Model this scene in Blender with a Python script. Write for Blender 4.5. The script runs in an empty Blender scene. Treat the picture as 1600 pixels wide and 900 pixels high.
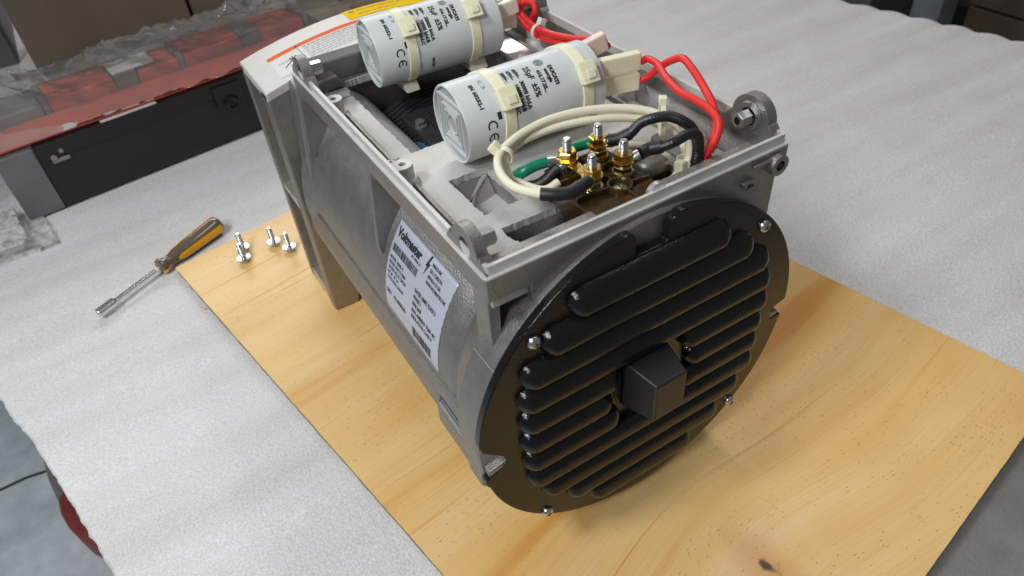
import bpy, bmesh, math, random
from mathutils import Vector, Matrix, geometry, noise
from math import sin, cos, pi, radians, sqrt, atan2

sc = bpy.context.scene
COL = sc.collection
random.seed(7)

# ---------------------------------------------------------------- camera, world, lamps
cam_d = bpy.data.cameras.new('camera'); cam = bpy.data.objects.new('camera', cam_d); COL.objects.link(cam)
cam.location = (-0.1438, -0.3094, 0.6384)
cam.rotation_euler = (radians(48.0714), radians(4.2785), radians(-31.5082))
cam_d.sensor_width = 36; cam_d.lens = 1115.22 / 1600 * 36
cam_d.clip_start = 0.01; cam_d.clip_end = 60
cam_d.dof.use_dof = True; cam_d.dof.focus_distance = 0.66; cam_d.dof.aperture_fstop = 8.0
sc.camera = cam
w = bpy.data.worlds.new('World'); sc.world = w; w.use_nodes = True
bg = w.node_tree.nodes['Background']
bg.inputs[0].default_value = (0.92, 0.93, 1.0, 1); bg.inputs[1].default_value = 0.15

def area(name, loc, target, sx, sy, power, col):
    l = bpy.data.lights.new(name, 'AREA'); l.shape = 'RECTANGLE'; l.size = sx; l.size_y = sy
    l.energy = power; l.color = col
    o = bpy.data.objects.new(name, l); COL.objects.link(o); o.location = loc
    o.rotation_euler = (Vector(target) - Vector(loc)).to_track_quat('-Z', 'Y').to_euler()
    return o
area('ceiling_tube_right', (0.95, 0.50, 1.9), (0.95, 0.50, 0), 0.14, 1.3, 6, (1.0, 0.96, 0.90))
area('ceiling_panel_left', (-1.02, 0.10, 1.70), (-0.3, 0.1, 0), 0.30, 0.30, 15.5, (0.92, 0.965, 1.0))
area('ceiling_panel_front', (-1.18, -0.55, 1.50), (-0.1, 0.0, 0), 0.30, 0.30, 14.5, (0.97, 0.98, 1.0))
area('hall_tubes_far', (0.9, 3.6, 2.1), (0.2, 0.3, 0.1), 3.0, 0.30, 51, (1.0, 0.985, 0.96))
area('cool_skylight_far', (-2.2, 4.2, 1.7), (-0.2, 0.5, 0.0), 1.8, 0.9, 40, (0.78, 0.90, 1.0))

sc.view_settings.view_transform = 'Standard'
sc.view_settings.look = 'None'
sc.view_settings.exposure = 0; sc.view_settings.gamma = 1

# ---------------------------------------------------------------- materials
def newmat(name):
    m = bpy.data.materials.new(name); m.use_nodes = True
    nt = m.node_tree; b = nt.nodes['Principled BSDF']
    return m, nt, b
def N(nt, typ, **kw):
    n = nt.nodes.new(typ)
    for k, v in kw.items():
        if k.startswith('i_'):
            key = k[2:]
            n.inputs[int(key) if key.isdigit() else key].default_value = v
        else: setattr(n, k, v)
    return n
def L(nt, a, b): nt.links.new(a, b)
def simple(name, col, rough=0.5, metal=0.0, bump=0.0, bscale=400, var=0.0, vscale=20, coat=0, trans=0, sss=0, spec=0.5, bdist=0.001, colb=None):
    m, nt, b = newmat(name)
    b.inputs['Base Color'].default_value = (*col, 1)
    b.inputs['Roughness'].default_value = rough; b.inputs['Metallic'].default_value = metal
    b.inputs['Specular IOR Level'].default_value = spec
    if coat: b.inputs['Coat Weight'].default_value = coat; b.inputs['Coat Roughness'].default_value = 0.08
    if trans: b.inputs['Transmission Weight'].default_value = trans
    if sss:
        b.inputs['Subsurface Weight'].default_value = sss; b.inputs['Subsurface Radius'].default_value = (0.006, 0.005, 0.003)
        b.inputs['Subsurface Scale'].default_value = 1
    tc = N(nt, 'ShaderNodeTexCoord')
    if var:
        n = N(nt, 'ShaderNodeTexNoise', i_Scale=vscale, i_Detail=6.0, i_Roughness=0.6); L(nt, tc.outputs['Object'], n.inputs['Vector'])
        r = N(nt, 'ShaderNodeValToRGB'); L(nt, n.outputs['Fac'], r.inputs['Fac'])
        c2 = colb or tuple(c * (1 - var) for c in col); c1 = tuple(min(1, c * (1 + var * .5)) for c in col)
        r.color_ramp.elements[0].position = .3; r.color_ramp.elements[0].color = (*c2, 1)
        r.color_ramp.elements[1].position = .7; r.color_ramp.elements[1].color = (*c1, 1)
        L(nt, r.outputs['Color'], b.inputs['Base Color'])
        mr = N(nt, 'ShaderNodeMapRange', i_3=rough * .85, i_4=min(1, rough * 1.2)); L(nt, n.outputs['Fac'], mr.inputs[0]); L(nt, mr.outputs[0], b.inputs['Roughness'])
    if bump:
        n = N(nt, 'ShaderNodeTexNoise', i_Scale=bscale, i_Detail=3.0); L(nt, tc.outputs['Object'], n.inputs['Vector'])
        bp = N(nt, 'ShaderNodeBump', i_Strength=bump, i_Distance=bdist); L(nt, n.outputs['Fac'], bp.inputs['Height'])
        L(nt, bp.outputs['Normal'], b.inputs['Normal'])
    return m

M = {}
M['cast'] = simple('cast_aluminium', (.335, .322, .305), .44, .86, bump=.6, bscale=600, var=.14, vscale=70, bdist=.0009)
M['cast_lit'] = simple('lit_cast_aluminium', (.70, .69, .66), .60, .60, bump=.6, bscale=900, var=.10, vscale=40, bdist=.0006)  # same metal as the sides, lightened for faces turned to the lamps
M['cast_edge'] = simple('bright_edge_aluminium', (.80, .79, .77), .33, .9, bump=.15, bscale=500, var=.08, vscale=60)  # same metal again, light on edges and ledges put into its colour
M['black_gloss'] = simple('textured_black_paint', (.009, .009, .009), .09, 0, bump=.42, bscale=520, bdist=.0008, spec=.38, vscale=9, var=.3)
M['black_satin'] = simple('black_satin_plastic', (.018, .018, .018), .42, 0, bump=.2, bscale=900, bdist=.0004)
M['black_box'] = simple('black_powder_coat', (.008, .008, .009), .45, 0, bump=.2, bscale=300, var=.2)
M['dark'] = simple('dark_interior', (.012, .012, .014), .6)  # near-black; in holes and slots it stands in for their shade
M['lamination'] = simple('dark_lamination_steel', (.03, .03, .033), .5, .3, var=.4, vscale=80)
M['zinc'] = simple('bright_zinc_steel', (.60, .61, .60), .27, 1.0, bump=.1, bscale=300)
M['steel_end'] = simple('satin_plated_steel', (.78, .79, .78), .38, .85, bump=.1, bscale=300, var=.06)
M['brass'] = simple('yellow_chromate_brass', (.83, .56, .16), .2, 1.0, bump=.1, bscale=300, var=.2, vscale=90)
M['chrome'] = simple('chrome_shaft', (.78, .78, .77), .24, 1.0)
M['cap_body'] = simple('off_white_capacitor_plastic', (.60, .63, .62), .38, 0, bump=.06, bscale=600, var=.03, sss=.05)
M['cap_end'] = simple('grey_capacitor_end_plastic', (.36, .36, .355), .5, 0, bump=.1, bscale=500)
M['ink'] = simple('black_print', (.02, .02, .022), .55)
M['nylon'] = simple('yellowed_nylon', (.88, .85, .60), .33, 0, sss=.3, var=.05, vscale=60)
M['nylon_clear'] = simple('pale_nylon', (.74, .72, .62), .35, 0, sss=.3)
M['nylon_pink'] = simple('pink_tinted_nylon', (.78, .60, .52), .4, 0, sss=.3)
M['brown'] = simple('brown_bakelite', (.060, .033, .009), .14, 0, bump=.3, bscale=120, var=.5, vscale=50, colb=(.03, .016, .005), bdist=.001)
M['green'] = simple('green_insulation', (.0, .18, .09), .3)
M['heatshrink'] = simple('black_heatshrink', (.012, .012, .013), .45, bump=.3, bscale=200)
M['label_white'] = simple('label_white', (.50, .515, .60), .36, .15, var=.04, vscale=30)
M['sticker_white'] = simple('sticker_white', (.70, .69, .66), .6, spec=.25)
M['orange'] = simple('sticker_orange', (.80, .16, .04), .7, spec=.05)
M['yellow'] = simple('sticker_yellow', (.88, .56, .0), .7, spec=.05)
M['faint'] = simple('faint_print', (.30, .29, .27), .6)
M['grey_panel'] = simple('grey_painted_steel', (.15, .155, .16), .45, var=.12)
M['red_panel'] = simple('red_orange_paint', (.52, .09, .05), .45, var=.25, vscale=12)
M['cardboard'] = simple('brown_cardboard', (.15, .115, .075), .85, bump=.3, bscale=150, var=.18, vscale=6)
M['cardboard_light'] = simple('pale_cardboard_edge', (.26, .21, .14), .85, var=.15, vscale=8)
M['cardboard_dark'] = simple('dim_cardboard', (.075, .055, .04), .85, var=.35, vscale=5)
M['cabinet'] = simple('grey_cabinet_paint', (.10, .10, .105), .6, var=.15)
M['near_black'] = simple('near_black_matte', (.015, .014, .013), .7)  # near-black for the crate core and the shelf unit
M['post'] = simple('blue_grey_steel_post', (.13, .145, .155), .5, .2, var=.2)
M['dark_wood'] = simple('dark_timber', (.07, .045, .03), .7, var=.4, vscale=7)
M['bench'] = simple('scratched_grey_bench_steel', (.31, .295, .27), .36, .3, bump=.4, bscale=260, var=.12, vscale=25, bdist=.0008)
M['handle'] = simple('smoky_brown_acetate', (.14, .105, .075), .12, 0, coat=.6)
M['handle_yellow'] = simple('amber_yellow_grip', (.95, .46, .0), .25, 0)
M['blue'] = simple('mottled_blue', (.03, .11, .20), .5, var=.4, vscale=30)
M['red_obj'] = simple('worn_red_plastic', (.28, .05, .045), .55, var=.2)
M['grey_obj'] = simple('mid_grey_plastic', (.22, .20, .19), .6)

def braid(name, col, col2, scale=900, rough=.65):
    m, nt, b = newmat(name)
    uv = N(nt, 'ShaderNodeUVMap')
    mp = N(nt, 'ShaderNodeMapping'); mp.inputs['Scale'].default_value = (1.5, 1.5, 1); L(nt, uv.outputs[0], mp.inputs[0])
    sx = N(nt, 'ShaderNodeSeparateXYZ'); L(nt, mp.outputs[0], sx.inputs[0])
    a = N(nt, 'ShaderNodeMath', operation='ADD'); L(nt, sx.outputs[0], a.inputs[0]); L(nt, sx.outputs[1], a.inputs[1])
    d = N(nt, 'ShaderNodeMath', operation='SUBTRACT'); L(nt, sx.outputs[0], d.inputs[0]); L(nt, sx.outputs[1], d.inputs[1])
    outs = []
    for q in (a, d):
        k = N(nt, 'ShaderNodeMath', operation='MULTIPLY', i_1=2 * pi); L(nt, q.outputs[0], k.inputs[0])
        s = N(nt, 'ShaderNodeMath', operation='SINE'); L(nt, k.outputs[0], s.inputs[0]); outs.append(s)
    mx = N(nt, 'ShaderNodeMath', operation='MULTIPLY'); L(nt, outs[0].outputs[0], mx.inputs[0]); L(nt, outs[1].outputs[0], mx.inputs[1])
    mr = N(nt, 'ShaderNodeMapRange', i_1=-1.0, i_2=1.0); L(nt, mx.outputs[0], mr.inputs[0])
    r = N(nt, 'ShaderNodeMix', data_type='RGBA'); L(nt, mr.outputs[0], r.inputs['Factor'])
    r.inputs[6].default_value = (*col2, 1); r.inputs[7].default_value = (*col, 1)
    L(nt, r.outputs[2], b.inputs['Base Color'])
    bp = N(nt, 'ShaderNodeBump', i_Strength=.45, i_Distance=.0004); L(nt, mr.outputs[0], bp.inputs['Height']); L(nt, bp.outputs['Normal'], b.inputs['Normal'])
    b.inputs['Roughness'].default_value = rough
    return m
M['cream_braid'] = braid('cream_glass_braid', (.90, .86, .68), (.74, .68, .48))
M['red_braid'] = braid('red_silicone_braid', (.86, .03, .025), (.68, .015, .015), rough=.45)
M['black_braid'] = braid('black_braid', (.022, .022, .024), (.006, .006, .006), rough=.35)

def foam_mat():
    m, nt, b = newmat('white_foam_sheet')
    tc = N(nt, 'ShaderNodeTexCoord')
    n1 = N(nt, 'ShaderNodeTexNoise', i_Scale=420.0, i_Detail=3.0); L(nt, tc.outputs['Object'], n1.inputs['Vector'])
    mb_ = N(nt, 'ShaderNodeMapping'); mb_.inputs['Scale'].default_value = (.28, 1.9, 1); L(nt, tc.outputs['Object'], mb_.inputs[0])
    n2 = N(nt, 'ShaderNodeTexNoise', i_Scale=7.0, i_Detail=6.0); L(nt, mb_.outputs[0], n2.inputs['Vector'])
    v = N(nt, 'ShaderNodeTexVoronoi', i_Scale=300.0); L(nt, tc.outputs['Object'], v.inputs['Vector'])
    r = N(nt, 'ShaderNodeValToRGB'); L(nt, n1.outputs['Fac'], r.inputs['Fac'])
    r.color_ramp.elements[0].position = .25; r.color_ramp.elements[0].color = (.58, .575, .57, 1)
    r.color_ramp.elements[1].position = .75; r.color_ramp.elements[1].color = (.82, .82, .82, 1)
    r2 = N(nt, 'ShaderNodeValToRGB'); L(nt, n2.outputs['Fac'], r2.inputs['Fac'])  # long soft bands: shading of the ripples put into the colour
    r2.color_ramp.elements[0].position = .30; r2.color_ramp.elements[0].color = (.87, .85, .83, 1)
    r2.color_ramp.elements[1].position = .62; r2.color_ramp.elements[1].color = (1, 1, 1, 1)
    mx = N(nt, 'ShaderNodeMix', data_type='RGBA', blend_type='MULTIPLY'); mx.inputs['Factor'].default_value = 1
    L(nt, r.outputs[0], mx.inputs[6]); L(nt, r2.outputs[0], mx.inputs[7])
    # dirty smudge printed on the foam
    def smudge(src, cx, cy, rx, ry, ang, col, amt):
        mp = N(nt, 'ShaderNodeMapping', vector_type='TEXTURE'); mp.inputs['Location'].default_value = (cx, cy, 0); mp.inputs['Rotation'].default_value = (0, 0, ang); mp.inputs['Scale'].default_value = (rx, ry, 1000)
        L(nt, tc.outputs['Object'], mp.inputs[0])
        ln = N(nt, 'ShaderNodeVectorMath', operation='LENGTH'); L(nt, mp.outputs[0], ln.inputs[0])
        nn = N(nt, 'ShaderNodeTexNoise', i_Scale=26.0, i_Detail=6.0); L(nt, tc.outputs['Object'], nn.inputs['Vector'])
        ad = N(nt, 'ShaderNodeMath', operation='MULTIPLY_ADD', i_1=1.6, i_2=-.8); L(nt, nn.outputs['Fac'], ad.inputs[0])
        su = N(nt, 'ShaderNodeMath', operation='ADD'); L(nt, ad.outputs[0], su.inputs[0]); L(nt, ln.outputs['Value'], su.inputs[1])
        mr = N(nt, 'ShaderNodeMapRange', i_1=.45, i_2=1.1, i_3=amt, i_4=0.0); L(nt, su.outputs[0], mr.inputs[0])
        k = N(nt, 'ShaderNodeMix', data_type='RGBA'); L(nt, mr.outputs[0], k.inputs['Factor']); L(nt, src, k.inputs[6]); k.inputs[7].default_value = (*col, 1)
        return k.outputs[2]
    o = smudge(mx.outputs[2], .975, .41, .075, .035, .45, (.20, .20, .19), .55)
    o = smudge(o, .86, .33, .05, .02, .3, (.3, .29, .27), .35)
    L(nt, o, b.inputs['Base Color'])
    b.inputs['Roughness'].default_value = .6; b.inputs['Specular IOR Level'].default_value = .5
    ad = N(nt, 'ShaderNodeMath', operation='ADD'); L(nt, n1.outputs['Fac'], ad.inputs[0]); L(nt, v.outputs['Distance'], ad.inputs[1])
    bp = N(nt, 'ShaderNodeBump', i_Strength=.40, i_Distance=.0011); L(nt, ad.outputs[0], bp.inputs['Height']); L(nt, bp.outputs['Normal'], b.inputs['Normal'])
    return m
M['foam'] = foam_mat()

def wood_mat():
    m, nt, b = newmat('pine_plywood_face')
    tc = N(nt, 'ShaderNodeTexCoord'); sx = N(nt, 'ShaderNodeSeparateXYZ'); L(nt, tc.outputs['Object'], sx.inputs[0])
    def math(op, a, c=None, d=None):
        n = N(nt, 'ShaderNodeMath', operation=op)
        for i, q in enumerate((a, c, d)):
            if q is None: continue
            if isinstance(q, (int, float)): n.inputs[i].default_value = q
            else: L(nt, q, n.inputs[i])
        return n.outputs[0]
    X, Y = sx.outputs[0], sx.outputs[1]
    # the grain runs along X and swings round a knot
    kx, ky = .219, -.847
    dx = math('DIVIDE', math('SUBTRACT', X, kx), .13); dy = math('DIVIDE', math('SUBTRACT', Y, ky), .17)
    r2 = math('ADD', math('MULTIPLY', dx, dx), math('MULTIPLY', dy, dy))
    g = math('POWER', 2.718, math('MULTIPLY', r2, -1.0))
    warp = math('MULTIPLY', g, .042)
    side = math('MULTIPLY', warp, math('TANH', math('MULTIPLY', math('SUBTRACT', Y, ky), 40.0))) if False else warp
    n0 = N(nt, 'ShaderNodeTexNoise', i_Scale=1.0, i_Detail=2.0)
    cv = N(nt, 'ShaderNodeCombineXYZ'); L(nt, math('MULTIPLY', X, 2.2), cv.inputs[0]); L(nt, math('MULTIPLY', Y, 3.5), cv.inputs[1]); L(nt, cv.outputs[0], n0.inputs['Vector'])
    yy = math('ADD', math('SUBTRACT', Y, side), math('MULTIPLY', n0.outputs['Fac'], .045))
    def nz(xs, ys, det=4.0, seed=0.0, rough=.5):
        c = N(nt, 'ShaderNodeCombineXYZ'); L(nt, math('MULTIPLY', X, xs), c.inputs[0]); L(nt, math('MULTIPLY', yy, ys), c.inputs[1]); c.inputs[2].default_value = seed
        n = N(nt, 'ShaderNodeTexNoise', i_Scale=1.0, i_Detail=det, i_Roughness=rough); L(nt, c.outputs[0], n.inputs['Vector']); return n.outputs['Fac']
    big = nz(1.3, 16, 3.0, 2.0)
    fine = nz(5, 620, 3.0, 5.0)
    streak = nz(1.6, 75, 3.0, 9.3)
    blot = N(nt, 'ShaderNodeTexNoise', i_Scale=7.0, i_Detail=4.0); L(nt, tc.outputs['Object'], blot.inputs['Vector'])
    r = N(nt, 'ShaderNodeValToRGB'); L(nt, big, r.inputs['Fac'])
    e = r.color_ramp.elements; e[0].position = .28; e[0].color = (.74, .38, .10, 1); e[1].position = .40; e[1].color = (.85, .56, .21, 1)
    q = e.new(.58); q.color = (.88, .62, .27, 1); q = e.new(.75); q.color = (.90, .66, .38, 1)
    r3 = N(nt, 'ShaderNodeValToRGB'); L(nt, streak, r3.inputs['Fac'])
    r3.color_ramp.elements[0].position = .27; r3.color_ramp.elements[0].color = (.78, .52, .27, 1); r3.color_ramp.elements[1].position = .36; r3.color_ramp.elements[1].color = (1, 1, 1, 1)
    r4 = N(nt, 'ShaderNodeValToRGB'); L(nt, fine, r4.inputs['Fac'])
    r4.color_ramp.elements[0].position = .3; r4.color_ramp.elements[0].color = (.93, .88, .81, 1); r4.color_ramp.elements[1].position = .6; r4.color_ramp.elements[1].color = (1, 1, 1, 1)
    r5 = N(nt, 'ShaderNodeValToRGB'); L(nt, blot.outputs['Fac'], r5.inputs['Fac'])
    r5.color_ramp.elements[0].position = .3; r5.color_ramp.elements[0].color = (.95, .88, .80, 1); r5.color_ramp.elements[1].position = .65; r5.color_ramp.elements[1].color = (1, 1, 1, 1)
    def mul(a, c):
        k = N(nt, 'ShaderNodeMix', data_type='RGBA', blend_type='MULTIPLY'); k.inputs['Factor'].default_value = 1; L(nt, a, k.inputs[6]); L(nt, c, k.inputs[7]); return k.outputs[2]
    col = mul(mul(mul(r.outputs[0], r3.outputs[0]), r4.outputs[0]), r5.outputs[0])
    # short dark resin dashes along the grain
    c = N(nt, 'ShaderNodeCombineXYZ'); L(nt, math('MULTIPLY', X, 105), c.inputs[0]); L(nt, math('MULTIPLY', yy, 470), c.inputs[1])
    vo = N(nt, 'ShaderNodeTexVoronoi', i_Scale=1.0); L(nt, c.outputs[0], vo.inputs['Vector'])
    dots = N(nt, 'ShaderNodeMapRange', i_1=.10, i_2=.22, i_3=1.0, i_4=0.0); L(nt, vo.outputs['Distance'], dots.inputs[0])
    sp = N(nt, 'ShaderNodeSeparateColor'); L(nt, vo.outputs['Color'], sp.inputs[0])
    gate = math('GREATER_THAN', sp.outputs[0], .45)
    zone = N(nt, 'ShaderNodeMapRange', i_1=.42, i_2=.55); L(nt, nz(4, 16, 2.0, 20.0), zone.inputs[0])
    f = math('MULTIPLY', math('MULTIPLY', math('MULTIPLY', dots.outputs[0], gate), zone.outputs[0]), .70)
    k = N(nt, 'ShaderNodeMix', data_type='RGBA'); L(nt, f, k.inputs['Factor']); L(nt, col, k.inputs[6]); k.inputs[7].default_value = (.22, .09, .03, 1)
    # the knot itself
    kd = math('SQRT', math('ADD', math('POWER', math('DIVIDE', math('SUBTRACT', X, kx), .009), 2.0), math('POWER', math('DIVIDE', math('SUBTRACT', Y, ky), .018), 2.0)))
    kn = N(nt, 'ShaderNodeTexNoise', i_Scale=120.0, i_Detail=4.0); L(nt, tc.outputs['Object'], kn.inputs['Vector'])
    kd2 = math('ADD', kd, math('MULTIPLY', math('SUBTRACT', kn.outputs['Fac'], .5), 1.6))
    km = N(nt, 'ShaderNodeMapRange', i_1=.15, i_2=.62, i_3=.92, i_4=0.0); L(nt, kd2, km.inputs[0])
    halo = N(nt, 'ShaderNodeMapRange', i_1=.5, i_2=3.2, i_3=.55, i_4=0.0); L(nt, kd2, halo.inputs[0])
    k1 = N(nt, 'ShaderNodeMix', data_type='RGBA'); L(nt, halo.outputs[0], k1.inputs['Factor']); L(nt, k.outputs[2], k1.inputs[6]); k1.inputs[7].default_value = (.62, .27, .08, 1)
    k2 = N(nt, 'ShaderNodeMix', data_type='RGBA'); L(nt, km.outputs[0], k2.inputs['Factor']); L(nt, k1.outputs[2], k2.inputs[6]); k2.inputs[7].default_value = (.05, .018, .01, 1)
    L(nt, k2.outputs[2], b.inputs['Base Color'])
    b.inputs['Roughness'].default_value = .36; b.inputs['Specular IOR Level'].default_value = .5
    h = math('SUBTRACT', fine, f)
    bp = N(nt, 'ShaderNodeBump', i_Strength=.35, i_Distance=.0005); L(nt, h, bp.inputs['Height']); L(nt, bp.outputs['Normal'], b.inputs['Normal'])
    return m
M['wood'] = wood_mat()
M['ply_core'] = simple('grey_plywood_core', (.34, .29, .21), .8, var=.3, vscale=60)
M['ply_dark'] = simple('darker_plywood_layer', (.22, .17, .11), .8, var=.3, vscale=60)

def concrete_mat():
    m, nt, b = newmat('blue_grey_concrete_floor')
    tc = N(nt, 'ShaderNodeTexCoord')
    n = N(nt, 'ShaderNodeTexNoise', i_Scale=6.0, i_Detail=9.0, i_Roughness=.65); L(nt, tc.outputs['Object'], n.inputs['Vector'])
    r = N(nt, 'ShaderNodeValToRGB'); L(nt, n.outputs['Fac'], r.inputs['Fac'])
    r.color_ramp.elements[0].position = .36; r.color_ramp.elements[0].color = (.52, .58, .61, 1); r.color_ramp.elements[1].position = .6; r.color_ramp.elements[1].color = (.78, .86, .89, 1)
    L(nt, r.outputs[0], b.inputs['Base Color']); b.inputs['Roughness'].default_value = .55
    bp = N(nt, 'ShaderNodeBump', i_Strength=.3, i_Distance=.003); L(nt, n.outputs['Fac'], bp.inputs['Height']); L(nt, bp.outputs['Normal'], b.inputs['Normal'])
    return m
M['floor'] = concrete_mat()

def film_mat(name, milk):
    m, nt, b = newmat(name)
    nt.nodes.remove(b); out = nt.nodes['Material Output']
    tr = N(nt, 'ShaderNodeBsdfTransparent'); tr.inputs[0].default_value = (.97, .965, .955, 1)
    gl = N(nt, 'ShaderNodeBsdfGlossy'); gl.inputs['Roughness'].default_value = .09
    df = N(nt, 'ShaderNodeBsdfDiffuse'); df.inputs[0].default_value = (.9, .87, .82, 1)
    fr = N(nt, 'ShaderNodeFresnel'); fr.inputs[0].default_value = 1.5
    tc = N(nt, 'ShaderNodeTexCoord'); n = N(nt, 'ShaderNodeTexNoise', i_Scale=26.0, i_Detail=2.0); L(nt, tc.outputs['Object'], n.inputs['Vector'])
    bp = N(nt, 'ShaderNodeBump', i_Strength=.75, i_Distance=.004); L(nt, n.outputs['Fac'], bp.inputs['Height'])
    for q in (gl, df, fr): L(nt, bp.outputs['Normal'], q.inputs['Normal'])
    a = N(nt, 'ShaderNodeMixShader'); a.inputs[0].default_value = milk; L(nt, tr.outputs[0], a.inputs[1]); L(nt, df.outputs[0], a.inputs[2])
    mm = N(nt, 'ShaderNodeMath', operation='MULTIPLY', i_1=.9); mm.use_clamp = True; L(nt, fr.outputs[0], mm.inputs[0])
    s = N(nt, 'ShaderNodeMixShader'); L(nt, mm.outputs[0], s.inputs[0]); L(nt, a.outputs[0], s.inputs[1]); L(nt, gl.outputs[0], s.inputs[2])
    L(nt, s.outputs[0], out.inputs['Surface'])
    return m
M['film'] = film_mat('clear_plastic_film', .11); M['film_end'] = film_mat('bunched_plastic_film', .38)

# ---------------------------------------------------------------- geometry helpers (all in world metres)
class MB:
    def __init__(s): s.v = []; s.f = []; s.uv = {}
    def add(s, v, f, uv=None):
        b = len(s.v); s.v += [tuple(q) for q in v]
        for i, q in enumerate(f):
            if uv: s.uv[len(s.f)] = uv[i]
            s.f.append(tuple(b + k for k in q))
        return s
    def box(s, x0, x1, y0, y1, z0, z1, M_=None):
        v = [(x, y, z) for z in (z0, z1) for y in (y0, y1) for x in (x0, x1)]
        if M_ is not None: v = [tuple(M_ @ Vector(q)) for q in v]
        return s.add(v, [(0, 2, 3, 1), (4, 5, 7, 6), (0, 1, 5, 4), (2, 6, 7, 3), (0, 4, 6, 2), (1, 3, 7, 5)])
    def prism(s, poly, axis, a0, a1, holes=(), fn=None):
        loops = [list(poly)] + [list(h) for h in holes]
        def P(q, a):
            if fn: return fn(q, a)
            return (a, q[0], q[1]) if axis == 'x' else (q[0], a, q[1]) if axis == 'y' else (q[0], q[1], a)
        if holes:
            tri = geometry.tessellate_polygon([[Vector((q[0], q[1], 0)) for q in l] for l in loops])
        flat = [q for l in loops for q in l]; n = len(flat)
        v = [P(q, a0) for q in flat] + [P(q, a1) for q in flat]
        f = []
        if holes:
            for t in tri: f.append(tuple(t)); f.append(tuple(n + k for k in reversed(t)))
        else:
            f.append(tuple(range(n))); f.append(tuple(2 * n - 1 - k for k in range(n)))
        b = 0
        for l in loops:
            m = len(l)
            for i in range(m): f.append((b + i, b + (i + 1) % m, n + b + (i + 1) % m, n + b + i))
            b += m
        return s.add(v, f)
    def lathe(s, prof, p0, d, n=32, a0=0, a1=2 * pi, cap=True):
        d = Vector(d).normalized(); p0 = Vector(p0)
        u = d.orthogonal().normalized(); w_ = d.cross(u)
        v = []; f = []; m = len(prof); full = abs(a1 - a0 - 2 * pi) < 1e-6
        steps = n if full else n + 1
        for k in range(steps):
            t = a0 + (a1 - a0) * k / n
            for (h, r) in prof: v.append(p0 + d * h + (u * cos(t) + w_ * sin(t)) * r)
        for k in range(n):
            for i in range(m - 1):
                a = k * m + i; b_ = ((k + 1) % steps) * m + i
                f.append((a, a + 1, b_ + 1, b_))
        return s.add(v, f)
    def rev_y(s, prof, cx, cz, a0, a1, n):
        m = len(prof); v = [(cx + r * cos(radians(a0 + (a1 - a0) * k / n)), y, cz + r * sin(radians(a0 + (a1 - a0) * k / n))) for k in range(n + 1) for (y, r) in prof]
        f = [(k * m + i, k * m + (i + 1) % m, (k + 1) * m + (i + 1) % m, (k + 1) * m + i) for k in range(n) for i in range(m)]
        f += [tuple(range(m)), tuple(n * m + i for i in range(m - 1, -1, -1))]
        return s.add(v, f)
    def cyl(s, p0, p1, r, n=24, bev=0, r1=None):
        p0 = Vector(p0); p1 = Vector(p1); h = (p1 - p0).length; r1 = r if r1 is None else r1
        if bev: prof = [(0, 0), (0, r - bev), (bev, r), (h - bev, r1), (h, r1 - bev), (h, 0)]
        else: prof = [(0, 0), (0, r), (h, r1), (h, 0)]
        return s.lathe(prof, p0, p1 - p0, n)
    def hexa(s, p0, p1, r, hole=0, rot=0):
        p0 = Vector(p0); p1 = Vector(p1); h = (p1 - p0).length; d = (p1 - p0).normalized()
        c = r * .08
        return s.lathe([(0, hole), (0, r * .93), (c, r), (h - c, r), (h, r * .93), (h, hole)] + ([(0, hole)] if hole else []), p0, d, 6, rot, rot + 2 * pi)
    def tube(s, pts, r, n=12, sub=6, uvk=None, caps=True, rfn=None):
        P = [Vector(q) for q in pts]; path = []
        for i in range(len(P) - 1):
            a = P[max(i - 1, 0)]; b = P[i]; c = P[i + 1]; d = P[min(i + 2, len(P) - 1)]
            for k in range(sub):
                t = k / sub
                path.append(.5 * ((2 * b) + (c - a) * t + (2 * a - 5 * b + 4 * c - d) * t * t + (3 * b - a - 3 * c + d) * t ** 3))
        path.append(P[-1])
        v = []; f = []; uv = []; up = None; Ln = 0; lens = []
        for i, q in enumerate(path):
            if i: Ln += (q - path[i - 1]).length
            lens.append(Ln)
            t = (path[min(i + 1, len(path) - 1)] - path[max(i - 1, 0)]).normalized()
            if up is None: up = t.orthogonal().normalized()
            up = (up - t * up.dot(t)).normalized(); sd = t.cross(up)
            rr = r if rfn is None else r * rfn(i / (len(path) - 1))
            for k in range(n):
                a = 2 * pi * k / n; v.append(q + (up * cos(a) + sd * sin(a)) * rr)
        for i in range(len(path) - 1):
            for k in range(n):
                k2 = (k + 1) % n
                f.append((i * n + k, i * n + k2, (i + 1) * n + k2, (i + 1) * n + k))
                A = 4.0; B = 1 / (2 * pi * r / 4) 
                uv.append([(k / n * A, lens[i] * B), ((k + 1) / n * A, lens[i] * B), ((k + 1) / n * A, lens[i + 1] * B), (k / n * A, lens[i + 1] * B)])
        if caps:
            f.append(tuple(range(n - 1, -1, -1))); uv.append([(0, 0)] * n)
            b = (len(path) - 1) * n; f.append(tuple(b + k for k in range(n))); uv.append([(0, 0)] * n)
        return s.add(v, f, uv)
    def ball(s, c, rx, ry, rz, nu=16, nv=10):
        v = []; f = []
        for i in range(nv + 1):
            ph = pi * i / nv
            for k in range(nu):
                a = 2 * pi * k / nu; v.append((c[0] + rx * sin(ph) * cos(a), c[1] + ry * sin(ph) * sin(a), c[2] + rz * cos(ph)))
        for i in range(nv):
            for k in range(nu): f.append((i * nu + k, (i + 1) * nu + k, (i + 1) * nu + (k + 1) % nu, i * nu + (k + 1) % nu))
        return s.add(v, f)

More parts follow.
